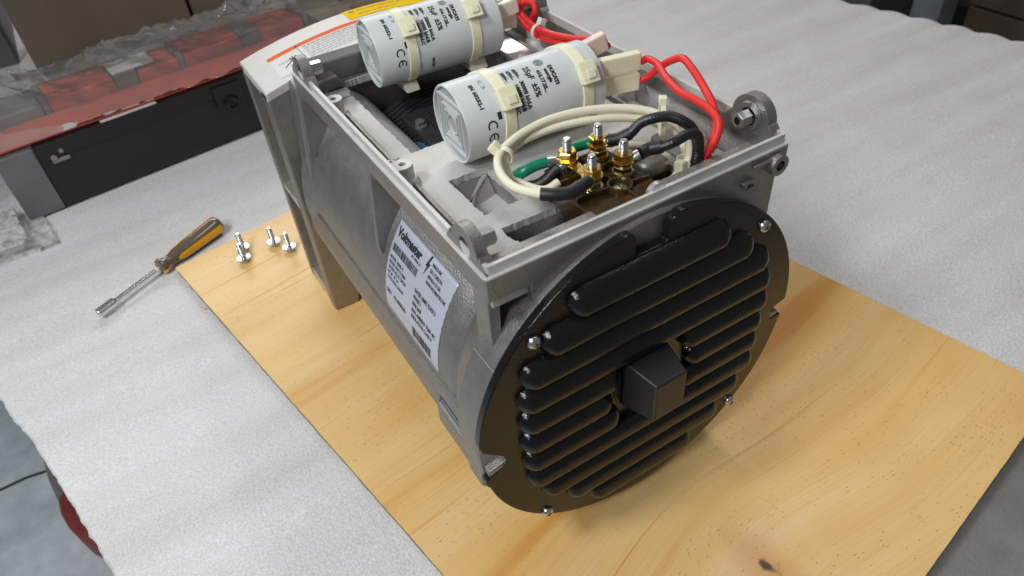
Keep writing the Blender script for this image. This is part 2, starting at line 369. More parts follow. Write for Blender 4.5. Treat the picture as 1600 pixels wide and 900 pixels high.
WORLD = {}
def wl(o): return WORLD.get(o.name, Vector((0, 0, 0)))
def obj(name, mb, mat, parent=None, label=None, bevel=0, seg=2, ang=35, smooth=True, clean=True, kind=None):
    vs = [Vector(q) for q in mb.v]
    lo = Vector((min(q[i] for q in vs) for i in range(3))); hi = Vector((max(q[i] for q in vs) for i in range(3)))
    c = (lo + hi) / 2; c.z = lo.z
    me = bpy.data.meshes.new(name); me.from_pydata([q - c for q in vs], [], mb.f); 
    if mb.uv:
        ul = me.uv_layers.new(name='UVMap')
        for fi, poly in enumerate(me.polygons):
            if fi in mb.uv:
                for k, li in enumerate(poly.loop_indices): ul.data[li].uv = mb.uv[fi][k]
    if clean:
        bm = bmesh.new(); bm.from_mesh(me)
        bmesh.ops.remove_doubles(bm, verts=bm.verts, dist=1e-6)
        bmesh.ops.recalc_face_normals(bm, faces=bm.faces); bm.to_mesh(me); bm.free()
    if smooth:
        for p_ in me.polygons: p_.use_smooth = True
        me.set_sharp_from_angle(angle=radians(ang))
    me.materials.append(M[mat] if isinstance(mat, str) else mat)
    o = bpy.data.objects.new(name, me); COL.objects.link(o)
    pl = Vector((0, 0, 0))
    if parent: o.parent = parent; pl = wl(parent)
    o.location = c - pl; WORLD[o.name] = c
    if label: o['label'] = label
    if kind: o['kind'] = kind
    if bevel:
        md = o.modifiers.new('bevel', 'BEVEL'); md.width = bevel; md.segments = seg; md.limit_method = 'ANGLE'; md.angle_limit = radians(40)
        md.harden_normals = True
    return o
def thing(name, loc, label, cat, group=None):
    o = bpy.data.objects.new(name, None); COL.objects.link(o); o.location = loc; o.empty_display_size = .02
    WORLD[o.name] = Vector(loc); o['label'] = label; o['category'] = cat
    if group: o['group'] = group
    return o
def tag(o, label, cat, group=None):
    o['label'] = label; o['category'] = cat
    if group: o['group'] = group
    return o
def text_mesh(txt, size, fn, mb, bold=False, spacing=1.0, xscale=1.0, align='LEFT', weight=0.0):
    cu = bpy.data.curves.new('t', 'FONT'); cu.body = txt; cu.size = size; cu.space_character = spacing; cu.align_x = align
    cu.resolution_u = 2; cu.offset = weight
    o = bpy.data.objects.new('t', cu); COL.objects.link(o)
    dg = bpy.context.evaluated_depsgraph_get(); dg.update()
    me = o.evaluated_get(dg).to_mesh()
    mb.add([fn(v.co.x * xscale, v.co.y) for v in me.vertices], [tuple(p_.vertices) for p_ in me.polygons])
    o.evaluated_get(dg).to_mesh_clear()
    bpy.data.objects.remove(o); bpy.data.curves.remove(cu)
    return mb
def rect_poly(x0, x1, y0, y1): return [(x0, y0), (x1, y0), (x1, y1), (x0, y1)]
def arc(cx, cy, r, a0, a1, n): return [(cx + r * cos(radians(a0 + (a1 - a0) * k / n)), cy + r * sin(radians(a0 + (a1 - a0) * k / n))) for k in range(n + 1)]
def rrect(x0, x1, y0, y1, r, n=4):
    return arc(x1 - r, y0 + r, r, -90, 0, n) + arc(x1 - r, y1 - r, r, 0, 90, n) + arc(x0 + r, y1 - r, r, 90, 180, n) + arc(x0 + r, y0 + r, r, 180, 270, n)

# ================================================================= THE SETTING
Z0 = -0.012                                   # top of the foam, the board's upper face is z = 0
mb = MB().box(-6, 6, -5, 9, -.86, -.80)
o = obj('floor', mb, 'floor', kind='structure', smooth=False)
mb = MB()
cr = [(-1.1, 1.245), (-.86, 1.238), (-.80, 1.229), (-.74, 1.231), (-.69, 1.222), (-.62, 1.226), (-.2, 1.20)]
mb.prism([(x, y + .0035) for x, y in cr] + [(x, y - .0035) for x, y in reversed(cr)], 'z', -.7998, -.797)
obj('floor_joint', mb, 'cardboard_dark', parent=o)

BT = .1812; BU = Vector((cos(BT), sin(BT), 0)); BV = Vector((sin(BT), -cos(BT), 0)); BP = Vector((-.1893, .655, 0))
def yfront(x): return BP.y + BV.y * .9468 + (x - (BP.x + BV.x * .9468)) * math.tan(BT) + .014
def on_board(x, y):
    d = Vector((x, y, 0)) - BP
    return min(d.dot(BU), .6084 - d.dot(BU), d.dot(BV), .9468 - d.dot(BV))
def xleft(y):
    pts = [(-.6, -.16), (.05, -.275), (.202, -.340), (.359, -.3772), (.46, -.402), (.524, -.424), (.56, -.431), (.575, -.441), (.585, -.446), (.8, -.45), (1.02, -.46), (2.4, -.62)]
    for (a, b), (c, d) in zip(pts, pts[1:]):
        if y <= c: return b + (d - b) * (y - a) / (c - a) + .0022 * noise.noise(Vector((y * 90, 0, 3)))
    return -.6
def xright(y): return 1.307 + (.7287 - y) * .218
def foam_z(x, y):
    ph = 2 * pi * (y + .018 * noise.noise(Vector((x * 1.6, y * 1.1, 0)))) / .064
    amp = (.0013 if x < .5 else .0009) * (0.45 + 1.1 * abs(noise.noise(Vector((x * 2.1, y * 3, 8)))))
    edge = max(0, 1 - (xright(y) - x) / .16); amp += .0020 * edge * edge
    z = amp * (abs(sin(ph / 2)) * 2 - 1.2)
    z += .005 * noise.noise(Vector((x * 2.3, y * 2.6, 4))) + .0012 * noise.noise(Vector((x * 14, y * 14, 2)))
    far = min(1, max(0, (-on_board(x, y)) / .07))
    near_box = min(1, max(0, (.86 + .13 * x - y) / .08)) if x < .35 else 1
    z = z * far * max(near_box, .15)
    return Z0 - .0006 + min(z, .006)
mb = MB(); nu, nv = 230, 330
V = []; cols = nu + 1 + 8
for j in range(nv + 1):
    for i in range(cols):
        t = j / nv
        u = min(i, nu) / nu
        # rows run from the cut front edge to far behind the crate
        x_a = -.3 + 1.7 * u; y = yfront(x_a) + (2.3 - yfront(x_a)) * t
        xl, xr = xleft(y), xright(y)
        x = xl + (xr - xl) * u; y = yfront(x) + (2.3 - yfront(x)) * t
        z = foam_z(x, y)
        if i > nu:
            a = (i - nu) / 8; x += .05 * sin(a * pi / 2); z -= .14 * (1 - cos(a * pi / 2)) 
        V.append((x, y, z))
F = [(j * cols + i, j * cols + i + 1, (j + 1) * cols + i + 1, (j + 1) * cols + i) for j in range(nv) for i in range(cols - 1)]
# rounded, torn left edge down to the underside
b = len(V)
for j in range(nv + 1):
    x, y, z = V[j * cols]
    for k, (dx, dz) in enumerate(((-.0028, -.0015), (-.0040, -.0045), (-.0036, -.0080), (-.001, -.0098), (.09, -.0100))):
        q = .0016 * noise.noise(Vector((y * 160, k * 1.7, 5))) if k < 4 else 0
        V.append((x + dx + q, y, z + dz))
for j in range(nv):
    F.append((j * cols, (j + 1) * cols, b + (j + 1) * 5, b + j * 5))
    for k in range(4): F.append((b + j * 5 + k, b + (j + 1) * 5 + k, b + (j + 1) * 5 + k + 1, b + j * 5 + k + 1))
mb.add(V, F)
foam = obj('foam_sheet', mb, 'foam', clean=False, ang=70)
tag(foam, 'large rippled white packing foam sheet covering the workbench', 'foam sheet')

bench = thing('workbench', (.4, .8, -.80), 'grey metal workbench top showing at the lower right beyond the plywood', 'workbench')
obj('bench_top', MB().box(-.30, 1.31, -.75, 2.2, -.062, -.0245), 'bench', bench, bevel=.003)
for x, y in ((-.22, -.6), (1.2, -.6), (-.22, 2.1), (1.2, 2.1)): obj('leg', MB().box(x - .03, x + .03, y - .03, y + .03, -.80, -.063), 'grey_obj', bench)

# ---- plywood board
def Bp(u, v, z): q = BP + BU * u + BV * v; return Vector((q.x, q.y, z))
board = thing('plywood_board', (BP.x, BP.y, -.012), 'pine faced plywood board lying under the generator, grain and a dark knot showing', 'board')
board.rotation_euler.z = BT
def layer(name, z0, z1, mat, e=0.0, jag=0.0):
    me = bpy.data.meshes.new(name); n = 60; P = []
    for k in range(n): P.append((e, -e - (.9468 - 2 * e) * k / n))
    for k in range(n): P.append((e + (.6084 - 2 * e) * k / n, -.9468 + e))
    for k in range(n): P.append((.6084 - e, -.9468 + e + (.9468 - 2 * e) * k / n))
    for k in range(n): P.append((.6084 - e - (.6084 - 2 * e) * k / n, -e))
    P = [(x + jag * random.uniform(-1, 1), y + jag * random.uniform(-1, 1)) for x, y in P]
    m_ = len(P)
    me.from_pydata([(x, y, z0) for x, y in P] + [(x, y, z1) for x, y in P], [], [tuple(range(m_ - 1, -1, -1)), tuple(range(m_, 2 * m_))] + [(i, (i + 1) % m_, m_ + (i + 1) % m_, m_ + i) for i in range(m_)])
    bm = bmesh.new(); bm.from_mesh(me); bmesh.ops.recalc_face_normals(bm, faces=bm.faces); bm.to_mesh(me); bm.free()
    me.materials.append(M[mat]); o = bpy.data.objects.new(name, me); COL.objects.link(o); o.parent = board; return o
layer('face_veneer', .0096, .012, 'wood', 0, .0002)
layer('core_veneer', .0064, .0096, 'ply_core', .0006, .0007)
layer('dark_veneer', .0034, .0064, 'ply_dark', .0009, .0007)
layer('back_veneer', .0, .0034, 'ply_core', .0004, .0006)
for (u, v, a, l_, lb_) in ((-.004, .108, 2.3, .016, 'long pale wood splinter on the foam close to the plywood corner'), (.001, .24, 2.6, .007, 'tiny wood splinter at the left edge of the plywood lower down')):
    mb = MB()
    c = Bp(u, v, -.0085); d = Vector((cos(a), sin(a), .05)); n_ = Vector((-d.y, d.x, 0)) * .0011
    mb.add([c - n_, c + n_, c + d * l_, c + Vector((0, 0, .0012))], [(0, 1, 2), (0, 3, 2), (1, 2, 3), (0, 1, 3)])
    tag(obj('wood_splinter', mb, 'wood', smooth=False), lb_, 'splinter')

# ---- four loose flanged bolts standing on their heads
def make_bolt(x, y, label, rot):
    t = thing('hex_bolt', (x, y, 0.0), label, 'bolt', 'loose bolts standing on the plywood')
    t.rotation_euler.z = rot
    return t
def L0(mb): return mb
proto = None
for (x, y, lb, rz) in ((-.0985, .6062, 'silver flanged bolt standing head down, nearest the camera of the left overlapping pair', .2),
                   (-.0925, .6325, 'silver flanged bolt partly hidden behind another, nearest the screwdriver handle', 1.0),
                   (-.0500, .6175, 'silver flanged bolt standing alone between the left pair and the bolt nearest the generator', .6),
                   (-.0345, .5900, 'silver flanged bolt standing nearest the grey generator foot', 1.4)):
    t = make_bolt(x, y, lb, rz)
    if proto is None:
        WORLD[t.name] = Vector((0, 0, 0))
        h = obj('bolt_head', MB().hexa((0, 0, .0004), (0, 0, .0062), .0072, hole=.003).lathe([(.0055, .0), (.0055, .0096), (.0064, .0102), (.0072, .0098), (.0078, .004), (.0078, 0)], (0, 0, 0), (0, 0, 1), 28), 'zinc', t, ang=30)
        pr = [(.0075, 0), (.0075, .0030), (.011, .0030)]
        zz = .011
        while zz < .0300: pr += [(zz, .0036), (zz + .0005, .0030)]; zz += .0010
        pr += [(.0315, .0024), (.0315, 0)]
        s_ = obj('threaded_shank', MB().lathe(pr, (0, 0, 0), (0, 0, 1), 16), 'zinc', t)
        proto = (h, s_)
    else:
        for c_ in proto:
            k = c_.copy(); COL.objects.link(k); k.parent = t

# ---- nut driver
A_ = Vector((-.3030, .6232, -.0045)); B_ = Vector((-.1075, .7225, .0030)); dr = (B_ - A_).normalized()
nd = thing('nut_driver', (-.2, .675, Z0), 'nut driver with smoky brown and yellow handle lying on the foam', 'nut driver')
obj('socket', MB().lathe([(.002, 0), (.002, .0042), (0, .0046), (0, .0064), (.001, .0070), (.026, .0070), (.029, .0045), (.029, 0)], A_, dr, 32), 'chrome', nd, ang=30)
obj('shaft', MB().cyl(A_ + dr * .028, A_ + dr * .112, .0036, 20), 'chrome', nd)
obj('ferrule', MB().cyl(A_ + dr * .098, A_ + dr * .103, .0047, 20, .001), 'nylon_clear', nd)
H0 = A_ + dr * .104; hl = (B_ - H0).length
hand = obj('handle', MB().lathe([(0, 0), (0, .0075), (.002, .0118), (.006, .0125), (.010, .0108), (.014, .0086), (.022, .0088), (.034, .0112), (.048, .0128), (hl - .010, .0146), (hl - .003, .0142), (hl, .0118), (hl, 0)], H0, dr, 36), 'handle', nd, ang=40)
side = dr.cross(Vector((0, 0, 1))).normalized()       # towards the camera
def strip(a0, a1, t0, t1, lift, rf, n=14, m=24):
    mb = MB(); v = []; up = side.cross(dr).normalized()
    for i in range(m + 1):
        s_ = i / m; h = t0 + (t1 - t0) * s_
        wdt = min(1, sqrt(max(0, 1 - (1 - min(1, s_ / .16)) ** 2))) * min(1, sqrt(max(0, 1 - (1 - min(1, (1 - s_) / .03)) ** 2)))
        mid = (a0 + a1) / 2
        for k in range(n + 1):
            a = mid + (a1 - a0) / 2 * wdt * (2 * k / n - 1)
            r_ = rf(h) + lift
            v.append(H0 + dr * h + (side * cos(a) + up * sin(a)) * r_)
    f = [(i * (n + 1) + k, i * (n + 1) + k + 1, (i + 1) * (n + 1) + k + 1, (i + 1) * (n + 1) + k) for i in range(m) for k in range(n)]
    return mb.add(v, f)
def rh(h):
    P = [(0, .0075), (.002, .0118), (.006, .0125), (.010, .0108), (.014, .0086), (.022, .0088), (.034, .0112), (.048, .0128), (hl - .010, .0146), (hl - .003, .0142), (hl, .0118)]
    for (a, b), (c, d) in zip(P, P[1:]):
        if h <= c: return b + (d - b) * (h - a) / (c - a)
    return .0118
for k, (a0, a1, t0, t1) in enumerate(((-.50, .42, .028, hl - .001), (1.75, 2.6, .028, hl - .001), (-2.9, -2.0, .028, hl - .001))):
    obj('grip_inlay', strip(a0, a1, t0, t1, .0004, rh), 'handle_yellow', nd, clean=False)
obj('grip_inlay', strip(-.95, -.05, .0005, .0165, .0005, rh), 'handle_yellow', nd, clean=False)

# ---- red and grey thing far below the foam edge
ro = thing('floor_bin', (-.62, 1.05, -.80), 'rounded red and grey object on the concrete floor, mostly hidden under the foam edge', 'object')
obj('red_shell', MB().prism([(-0.6449, 1.0208), (-0.6433, 0.9814), (-0.6332, 0.9375), (-0.6135, 0.8919), (-0.583, 0.847), (-0.5083, 0.7867), (-0.4502, 0.851), (-0.5007, 1.0445), (-0.6103, 1.0673)], 'z', -.79, -.70), 'red_obj', ro, bevel=.012, seg=4)
obj('grey_shell', MB().prism([(-0.6646, 1.1742), (-0.6594, 1.1008), (-0.645, 1.0189), (-0.6084, 1.0598), (-0.5343, 1.111), (-0.5895, 1.2646)], 'z', -.795, -.702), 'grey_obj', ro, bevel=.008, seg=3)

# ---- long black chassis with red panels, at the left behind
CA = radians(7.6); CE1 = Vector((cos(CA), sin(CA), 0)); CE2 = Vector((-sin(CA), cos(CA), 0)); CO = Vector((-.368, .944, Z0))
CM = Matrix((( *CE1[:2], 0, 0), (0, 0, 0, 0), (0, 0, 1, 0), (0, 0, 0, 1)))
CM = Matrix.Translation(CO) @ Matrix.Rotation(CA, 4, 'Z')
ch = thing('equipment_chassis', tuple(CO), 'long black chassis with red top panels lying on the foam behind the screwdriver', 'chassis')
def cb(*a): return MB().box(*a, M_=CM)
prof = [(.016, 0), (.200, 0), (.200, .118), (0, .118), (0, .016), (.005, .004)]
mb = MB(); mb.prism(prof, 'x', .057, .63, fn=lambda q, a: tuple(CM @ Vector((a, q[0], q[1])))); obj('black_body', mb, 'black_box', ch, bevel=.002)
mb = MB(); mb.prism(prof, 'x', 0, .0565, fn=lambda q, a: tuple(CM @ Vector((a, q[0] - .0005, q[1] - .001)))); obj('end_panel', mb, 'grey_panel', ch, bevel=.002)
obj('front_lip', cb(.06, .60, -.003, -.0005, .092, .1175), 'black_box', ch, bevel=.0008)
mb = MB(); mb.prism([(-.026, .112), (.026, .112), (.026, .082)] + arc(0, .080, .026, 0, -180, 14) + [(-.026, .082)], 'y', -.008, -.0032, fn=lambda q, a: tuple(CM @ Vector((.376 + q[0], a, q[1])))); obj('mounting_tab', mb, 'black_box', ch, bevel=.0015)
mb = MB(); mb.lathe([(0, 0), (.003, .004), (.006, .010), (.004, .014), (0, .015)], CM @ Vector((.376, -.0082, .078)), -CE2, 24); obj('round_bumper', mb, 'black_gloss', ch)
mb = MB().cyl(CM @ Vector((.078, .001, .093)), CM @ Vector((.078, -.006, .093)), .005, 12).cyl(CM @ Vector((.092, .001, .101)), CM @ Vector((.092, -.006, .101)), .0035, 12).box(.074, .100, -.006, -.001, .085, .090, M_=CM)
obj('clip', mb, 'grey_obj', ch)
obj('red_top_panel', cb(.002, .625, .012, .095, .1185, .124), 'red_panel', ch, bevel=.002)
xs = [.00, .115, .235, .35, .47, .60]
for k in range(5):
    obj('red_block', cb(xs[k] + .03 * (k % 2 == 0), xs[k + 1] - .012, .098, .185, .1185, .142 + .004 * (k % 2)), 'grey_panel' if k == 0 else 'red_panel', ch, bevel=.004)
    obj('grey_divider', cb(xs[k + 1] - .011, xs[k + 1] + .029 * (k % 2), .100, .178, .1185, .148), 'grey_panel', ch, bevel=.003)
st = obj('paper_label', cb(.225, .300, .104, .165, .1484, .1488), 'sticker_white', ch)
mb = MB()
for k in range(16):
    x = .232 + k * .0032; mb.box(x, x + random.choice((.0005, .0009, .0013)), .147,   .152, .1489, .1490, M_=CM)
for k in range(2): mb.box(.262, .280 - .006 * k, .122 + k * .008, .1235 + k * .008, .1489, .1490, M_=CM)
obj('printed_lines', mb, 'faint', st, smooth=False)
obj('white_strip', cb(.165, .258, .002, .0115, .1183, .1190), 'sticker_white', ch)

# crumpled clear film over it
def film(name, x0, x1, y0, y1, nx, ny, zf, lab, mt='film'):
    V = [tuple(CM @ Vector((x0 + (x1 - x0) * i / nx, y0 + (y1 - y0) * j / ny, zf(x0 + (x1 - x0) * i / nx, y0 + (y1 - y0) * j / ny)))) for j in range(ny + 1) for i in range(nx + 1)]
    F = [(j * (nx + 1) + i, j * (nx + 1) + i + 1, (j + 1) * (nx + 1) + i + 1, (j + 1) * (nx + 1) + i) for j in range(ny) for i in range(nx)]
    o = obj(name, MB().add(V, F), mt, clean=False, ang=50); tag(o, lab, 'plastic film'); return o
def ridg(x, y, s, seed):
    v = Vector((x * s, y * s, seed)); return 1 - 2 * abs(noise.noise(v + Vector((noise.noise(v * .7), noise.noise(v * .7 + Vector((9, 0, 0))), 0)) * .8))
def fz(x, y):
    c = .016 * ridg(x, y, 8, 1) + .011 * ridg(x * .8, y * 1.3, 19, 5) + .0040 * ridg(x, y, 55, 8)
    left = min(1, max(0, (.14 - x) / .16))
    base = .150 + .012 * left
    if x < 0: base = max(.012, .150 - .55 * (-x)) + .01
    if y < .03: base -= (.03 - y) * (.8)
    if y > .21: base = max(.014, base - (y - .21) * .7)
    z = base + c * (.45 + 1.3 * left + (.8 if y > .21 else 0))
    if 0 < x < .63 and -.002 < y < .2: z = max(z, .150 if y > .09 else .1265 + .0) if y > .09 else max(min(z, .1280 + .5 * max(0, y)), .1255 + max(0, .0022 * ridg(x * .6, y * 2, 40, 6) + .0016 * ridg(x, y, 90, 2)))
    return max(z, .006 - 0)
film('plastic_film', -.20, .66, -.0045, .42, 190, 110, fz, 'crumpled clear plastic film draped over the black chassis with red panels')
def fz2(x, y): return max(.003, .012 + .016 * ridg(x, y, 17, 3) + .006 * ridg(x, y, 45, 9))
film('plastic_film', -.16, .02, -.10, .05, 60, 50, lambda x, y: fz2(x, y) if (x < -.012) else .004 + .006 * max(0, ridg(x, y, 40, 2)) if y < -.006 else .004, 'small crumpled end of clear film lying on the foam left of the grey chassis end', 'film_end')

# ---- background boxes and posts
def carton(name, x0, x1, y0, y1, h, label, mat='cardboard', z0=Z0, tilt=0):
    t = thing(name, ((x0 + x1) / 2, (y0 + y1) / 2, z0), label, 'cardboard box')
    t.rotation_euler.z = tilt
    obj('carton_body', MB().box(x0, x1, y0, y1, z0, z0 + h), mat, t, bevel=.004)
    obj('packing_tape', MB().box(x0 + .02, x1 - .02, y0 - .0008, y0 - .0002, z0 + h - .07, z0 + h - .03), 'cardboard_light', t, smooth=False)
    return t
carton('cardboard_box', -.295, .046, 1.50, 1.85, .55, 'brown cardboard box behind the red and black chassis, next to the grey cabinet')
carton('cardboard_box', .052, .52, 1.515, 1.85, .55, 'brown cardboard box behind the chassis, right of the vertical gap between the two boxes')
tag(obj('foam_strip', MB().box(-.27, .50, 1.40, 1.44, Z0, .030), 'cardboard_light', bevel=.006), 'pale folded cardboard strip lying in front of the cardboard boxes', 'strip')
cab = thing('steel_cabinet', (-.9, 1.9, -.8), 'dim grey steel cabinet at the upper left beside the cardboard boxes', 'cabinet')
obj('cabinet_body', MB().box(-1.6, -.34, 1.72, 2.3, -.8, .9), 'cabinet', cab, bevel=.004)
obj('cabinet_door', MB().box(-1.55, -.40, 1.700, 1.719, -.7, .8), 'cabinet', cab, bevel=.003)
obj('handle', MB().box(-.48, -.465, 1.675, 1.699, -.1, .1), 'zinc', cab, bevel=.002)

sh = thing('steel_post', (1.99, .86, -.8), 'blue grey steel rack post standing beyond the right edge of the foam', 'post')
obj('post_profile', MB().box(1.95, 2.03, .845, .935, -.8, 1.2), 'post', sh, bevel=.004)
obj('base_plate', MB().box(1.90, 2.08, .80, .98, -.8, -.79), 'post', sh, bevel=.002)
cr_ = thing('timber_crate', (2.4, .3, -.8), 'dark timber crate beyond the foam at the upper right corner', 'crate')
obj('crate_core', MB().box(2.12, 2.9, -.6, .84, -.8, .28), 'near_black', cr_)
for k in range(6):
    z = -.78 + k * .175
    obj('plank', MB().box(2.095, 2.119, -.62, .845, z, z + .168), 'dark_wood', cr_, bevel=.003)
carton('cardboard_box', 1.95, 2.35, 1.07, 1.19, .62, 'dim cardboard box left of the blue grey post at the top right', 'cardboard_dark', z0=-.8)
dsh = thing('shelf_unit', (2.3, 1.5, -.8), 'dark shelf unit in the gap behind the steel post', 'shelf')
obj('back_panel', MB().box(2.6, 2.63, -.5, 2.6, -.8, .9), 'near_black', dsh)
for z in (-.72, -.30, .12): obj('shelf_board', MB().box(2.18, 2.599, .86, 2.6, z, z + .03), 'near_black', dsh)
tag(obj('thin_rod', MB().cyl((1.62, 1.20, -.75), (1.62, 1.20, .02), .012, 12), 'nylon_clear'), 'thin pale rod behind the far foam edge at the top right', 'rod')

# ================================================================= THE GENERATOR
G = thing('generator_head', (.1305, .23, 0), 'open grey cast aluminium generator head with black louvered end cover standing on the plywood', 'generator')
CX, CZ = .1305, .1788
ZL, ZR, ZF = .3416, .3496, .317          # lip, rim top, tray floor

# ---- tray: lip, upstand, floor with openings
mb = MB().prism(rrect(0, .27, 0, .392, .004), 'z', .3215, ZL, holes=[rect_poly(.0062, .2638, .0062, .386)])
obj('tray_flange', mb, 'cast', G, bevel=.0009)
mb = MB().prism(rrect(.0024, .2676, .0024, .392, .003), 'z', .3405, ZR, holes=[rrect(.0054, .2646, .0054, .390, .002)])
obj('tray_rim', mb, 'cast_lit', G, bevel=.0004)
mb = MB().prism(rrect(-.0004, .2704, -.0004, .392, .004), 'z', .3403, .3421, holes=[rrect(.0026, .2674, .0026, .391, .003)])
obj('lip_highlight', mb, 'cast_lit', G, bevel=.0003)  # added strip: the bright line along the lip, put in as paler metal
def ragged(poly, amp=.0006, step=.002):
    out = []
    for i, p in enumerate(poly):
        q = poly[(i + 1) % len(poly)]; d = Vector((q[0] - p[0], q[1] - p[1])); n = max(1, int(d.length / step)); m = Vector((-d.y, d.x)).normalized()
        for k in range(n):
            f = random.uniform(-1, 1) * amp * (2.2 if random.random() < .12 else 1) if k else 0
            out.append((p[0] + d.x * k / n + m.x * f, p[1] + d.y * k / n + m.y * f))
    return out
h1 = rect_poly(.044, .232, .212, .384)
h2 = [(.0494, .0925), (.0853, .0935), (.0850, .1512), (.0495, .1522)]
h3 = [(.0626, .0250), (.206, .0200), (.206, .062), (.160, .073), (.097, .0690), (.0514, .0706), (.0500, .060)]
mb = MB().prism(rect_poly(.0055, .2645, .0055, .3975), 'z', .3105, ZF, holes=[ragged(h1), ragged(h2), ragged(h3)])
obj('tray_floor', mb, 'cast_lit', G, bevel=.0008)
# walls of the openings
def pocket(name, poly, z0, th, mat='cast'):
    mb = MB(); n = len(poly); cx_ = sum(q[0] for q in poly) / n; cy_ = sum(q[1] for q in poly) / n
    out = [(q[0] + (q[0] - cx_) / max(.001, abs(q[0] - cx_)) * th, q[1] + (q[1] - cy_) / max(.001, abs(q[1] - cy_)) * th) for q in poly]
    mb.prism(out, 'z', z0, .3104, holes=[poly]); return obj(name, mb, mat, G)
pocket('opening_wall', [(q[0], q[1]) for q in h2], .262, .003)
pocket('opening_wall', [(q[0], q[1]) for q in h3], .250, .003)
mb = MB().add([(.047, .090, .2970), (.088, .090, .2970), (.088, .154, .2970), (.047, .154, .2970), (.047, .090, .262), (.088, .090, .262), (.088, .154, .262), (.047, .154, .262)], [(0, 1, 2, 3), (4, 7, 6, 5), (0, 4, 5, 1), (1, 5, 6, 2), (2, 6, 7, 3), (3, 7, 4, 0)])
obj('opening_ramp', mb, 'cast_lit', G)
obj('opening_rib', MB().add([(.0500, .1285, .2968), (.0848, .1380, .2968), (.0848, .1515, .2968), (.0500, .1520, .2968), (.0500, .1500, .3100), (.0848, .1500, .3100), (.0848, .1515, .3104), (.0500, .1520, .3104)], [(0, 1, 2, 3), (4, 7, 6, 5), (0, 4, 5, 1), (1, 5, 6, 2), (2, 6, 7, 3), (3, 7, 4, 0)]), 'cast', G, bevel=.0006)
obj('opening_rib', MB().add([(.0500, .1190, .2968), (.0500, .1285, .2968), (.0830, .1500, .2968), (.0800, .1510, .2968), (.0500, .1240, .3000), (.0500, .1290, .3020), (.0830, .1500, .3104), (.0800, .1510, .3104)], [(0, 1, 2, 3), (4, 7, 6, 5), (0, 4, 5, 1), (1, 5, 6, 2), (2, 6, 7, 3), (3, 7, 4, 0)]), 'cast_edge', G, bevel=.0006)
obj('opening_floor', MB().box(.05, .21, .015, .075, .272, .277), 'cast', G)
obj('opening_ramp', MB().add([(.0500, .018, .277), (.1020, .018, .277), (.0960, .048, .277), (.0500, .072, .277), (.0500, .018, .3095), (.0640, .018, .3080), (.0580, .056, .3095), (.0500, .066, .3100)], [(0, 1, 2, 3), (4, 7, 6, 5), (0, 4, 5, 1), (1, 5, 6, 2), (2, 6, 7, 3), (3, 7, 4, 0)]), 'cast_lit', G, bevel=.001)
mb = MB().prism([(.066, .022), (.100, .024), (.112, .060), (.098, .067)], 'z', .2772, .292)
obj('casting_step', mb, 'cast', G, bevel=.004, seg=3)
obj('inner_bolt', MB().cyl((.088, .032, .292), (.112, .058, .300), .0055, 16, .0015).cyl((.100, .045, .296), (.104, .049, .2975), .0068, 16), 'cast_edge', G)
# chutes either side of the large opening (curved in section)
def chute(sx, x0):
    prof = [(x0, .3170 - .0068), (x0 + sx * .008, .3085), (x0 + sx * .018, .3010), (x0 + sx * .028, .2900), (x0 + sx * .036, .2740), (x0 + sx * .040, .250)]
    back = [(q[0] - sx * .004, q[1] - .003) for q in reversed(prof)]
    return MB().prism(prof + back, 'y', .209, .387)
obj('side_chute', chute(1, .0425), 'cast_lit', G, ang=50)
obj('side_chute', chute(-1, .2335), 'cast_lit', G, ang=50)
obj('cross_wall', MB().box(.044, .232, .2075, .2115, .25, .3103), 'cast', G)
# what is seen down the opening
mb = MB().cyl((CX, .16, CZ), (CX, .37, CZ), .1125, 72)
for k in range(26): mb.lathe([(0, .1), (0, .1142), (.003, .1142), (.003, .1)], (CX, .165 + k * .0078, CZ), (0, 1, 0), 60)
obj('stator_core', mb, 'lamination', G)
mb = MB().prism(rrect(.0805, .160, .245, .325, .004), 'z', .280, .2930)
cb_ = obj('core_clamp', mb, 'lamination', G, bevel=.002)
obj('hex_screw', MB().cyl((.0875, .290, .2932), (.0875, .290, .2945), .0062, 16).hexa((.0875, .290, .2945), (.0875, .290, .3000), .0050), 'zinc', cb_)
for k in range(4): obj('grille_bar', MB().box(.098 + k * .015, .106 + k * .015, .250, .320, .2932, .2950), 'dark', cb_, bevel=.001)
mb = MB().add([(.0740, .214, .2830), (.100, .214, .2890), (.094, .243, .2890), (.0760, .285, .2830), (.074, .214, .281), (.100, .214, .287), (.094, .243, .287), (.0760, .285, .281)], [(0, 1, 2, 3), (4, 7, 6, 5), (0, 4, 5, 1), (1, 5, 6, 2), (2, 6, 7, 3), (3, 7, 4, 0)])
obj('blue_sheet', mb, 'blue', G)  # thin blue sheet at the foot of the left chute
# fillet step along the right wall, and the raised hump by the terminal block
obj('wall_step', MB().prism([(.2639, .3172), (.2639, .331), (.2605, .3305), (.2560, .3255), (.2520, .3172)], 'y', .0065, .386), 'cast', G, ang=60, bevel=.0006)
obj('wall_step', MB().prism([(.0061, .3172), (.0061, .322), (.0075, .3215), (.0110, .3172)], 'y', .0065, .386), 'cast', G)
mb = MB().prism(rrect(.171, .196, .050, .092, .009, 6), 'z', .3172, .3335)
obj('cast_hump', mb, 'cast', G, bevel=.006, seg=4, ang=60)
mb = MB().prism(rrect(.214, .250, .052, .100, .008, 6), 'z', .3172, .3225)
obj('cast_pad', mb, 'cast', G, bevel=.003, seg=3, ang=60)
obj('cast_ledge', MB().prism(rrect(.206, .2325, .207, .385, .003), 'z', .3172, .3240), 'cast_edge', G, bevel=.002)
obj('cable_guide', MB().tube([(.205, .044, .3215), (.214, .038, .3215), (.226, .030, .3215), (.233, .024, .321)], .0042, 10), 'black_gloss', G)

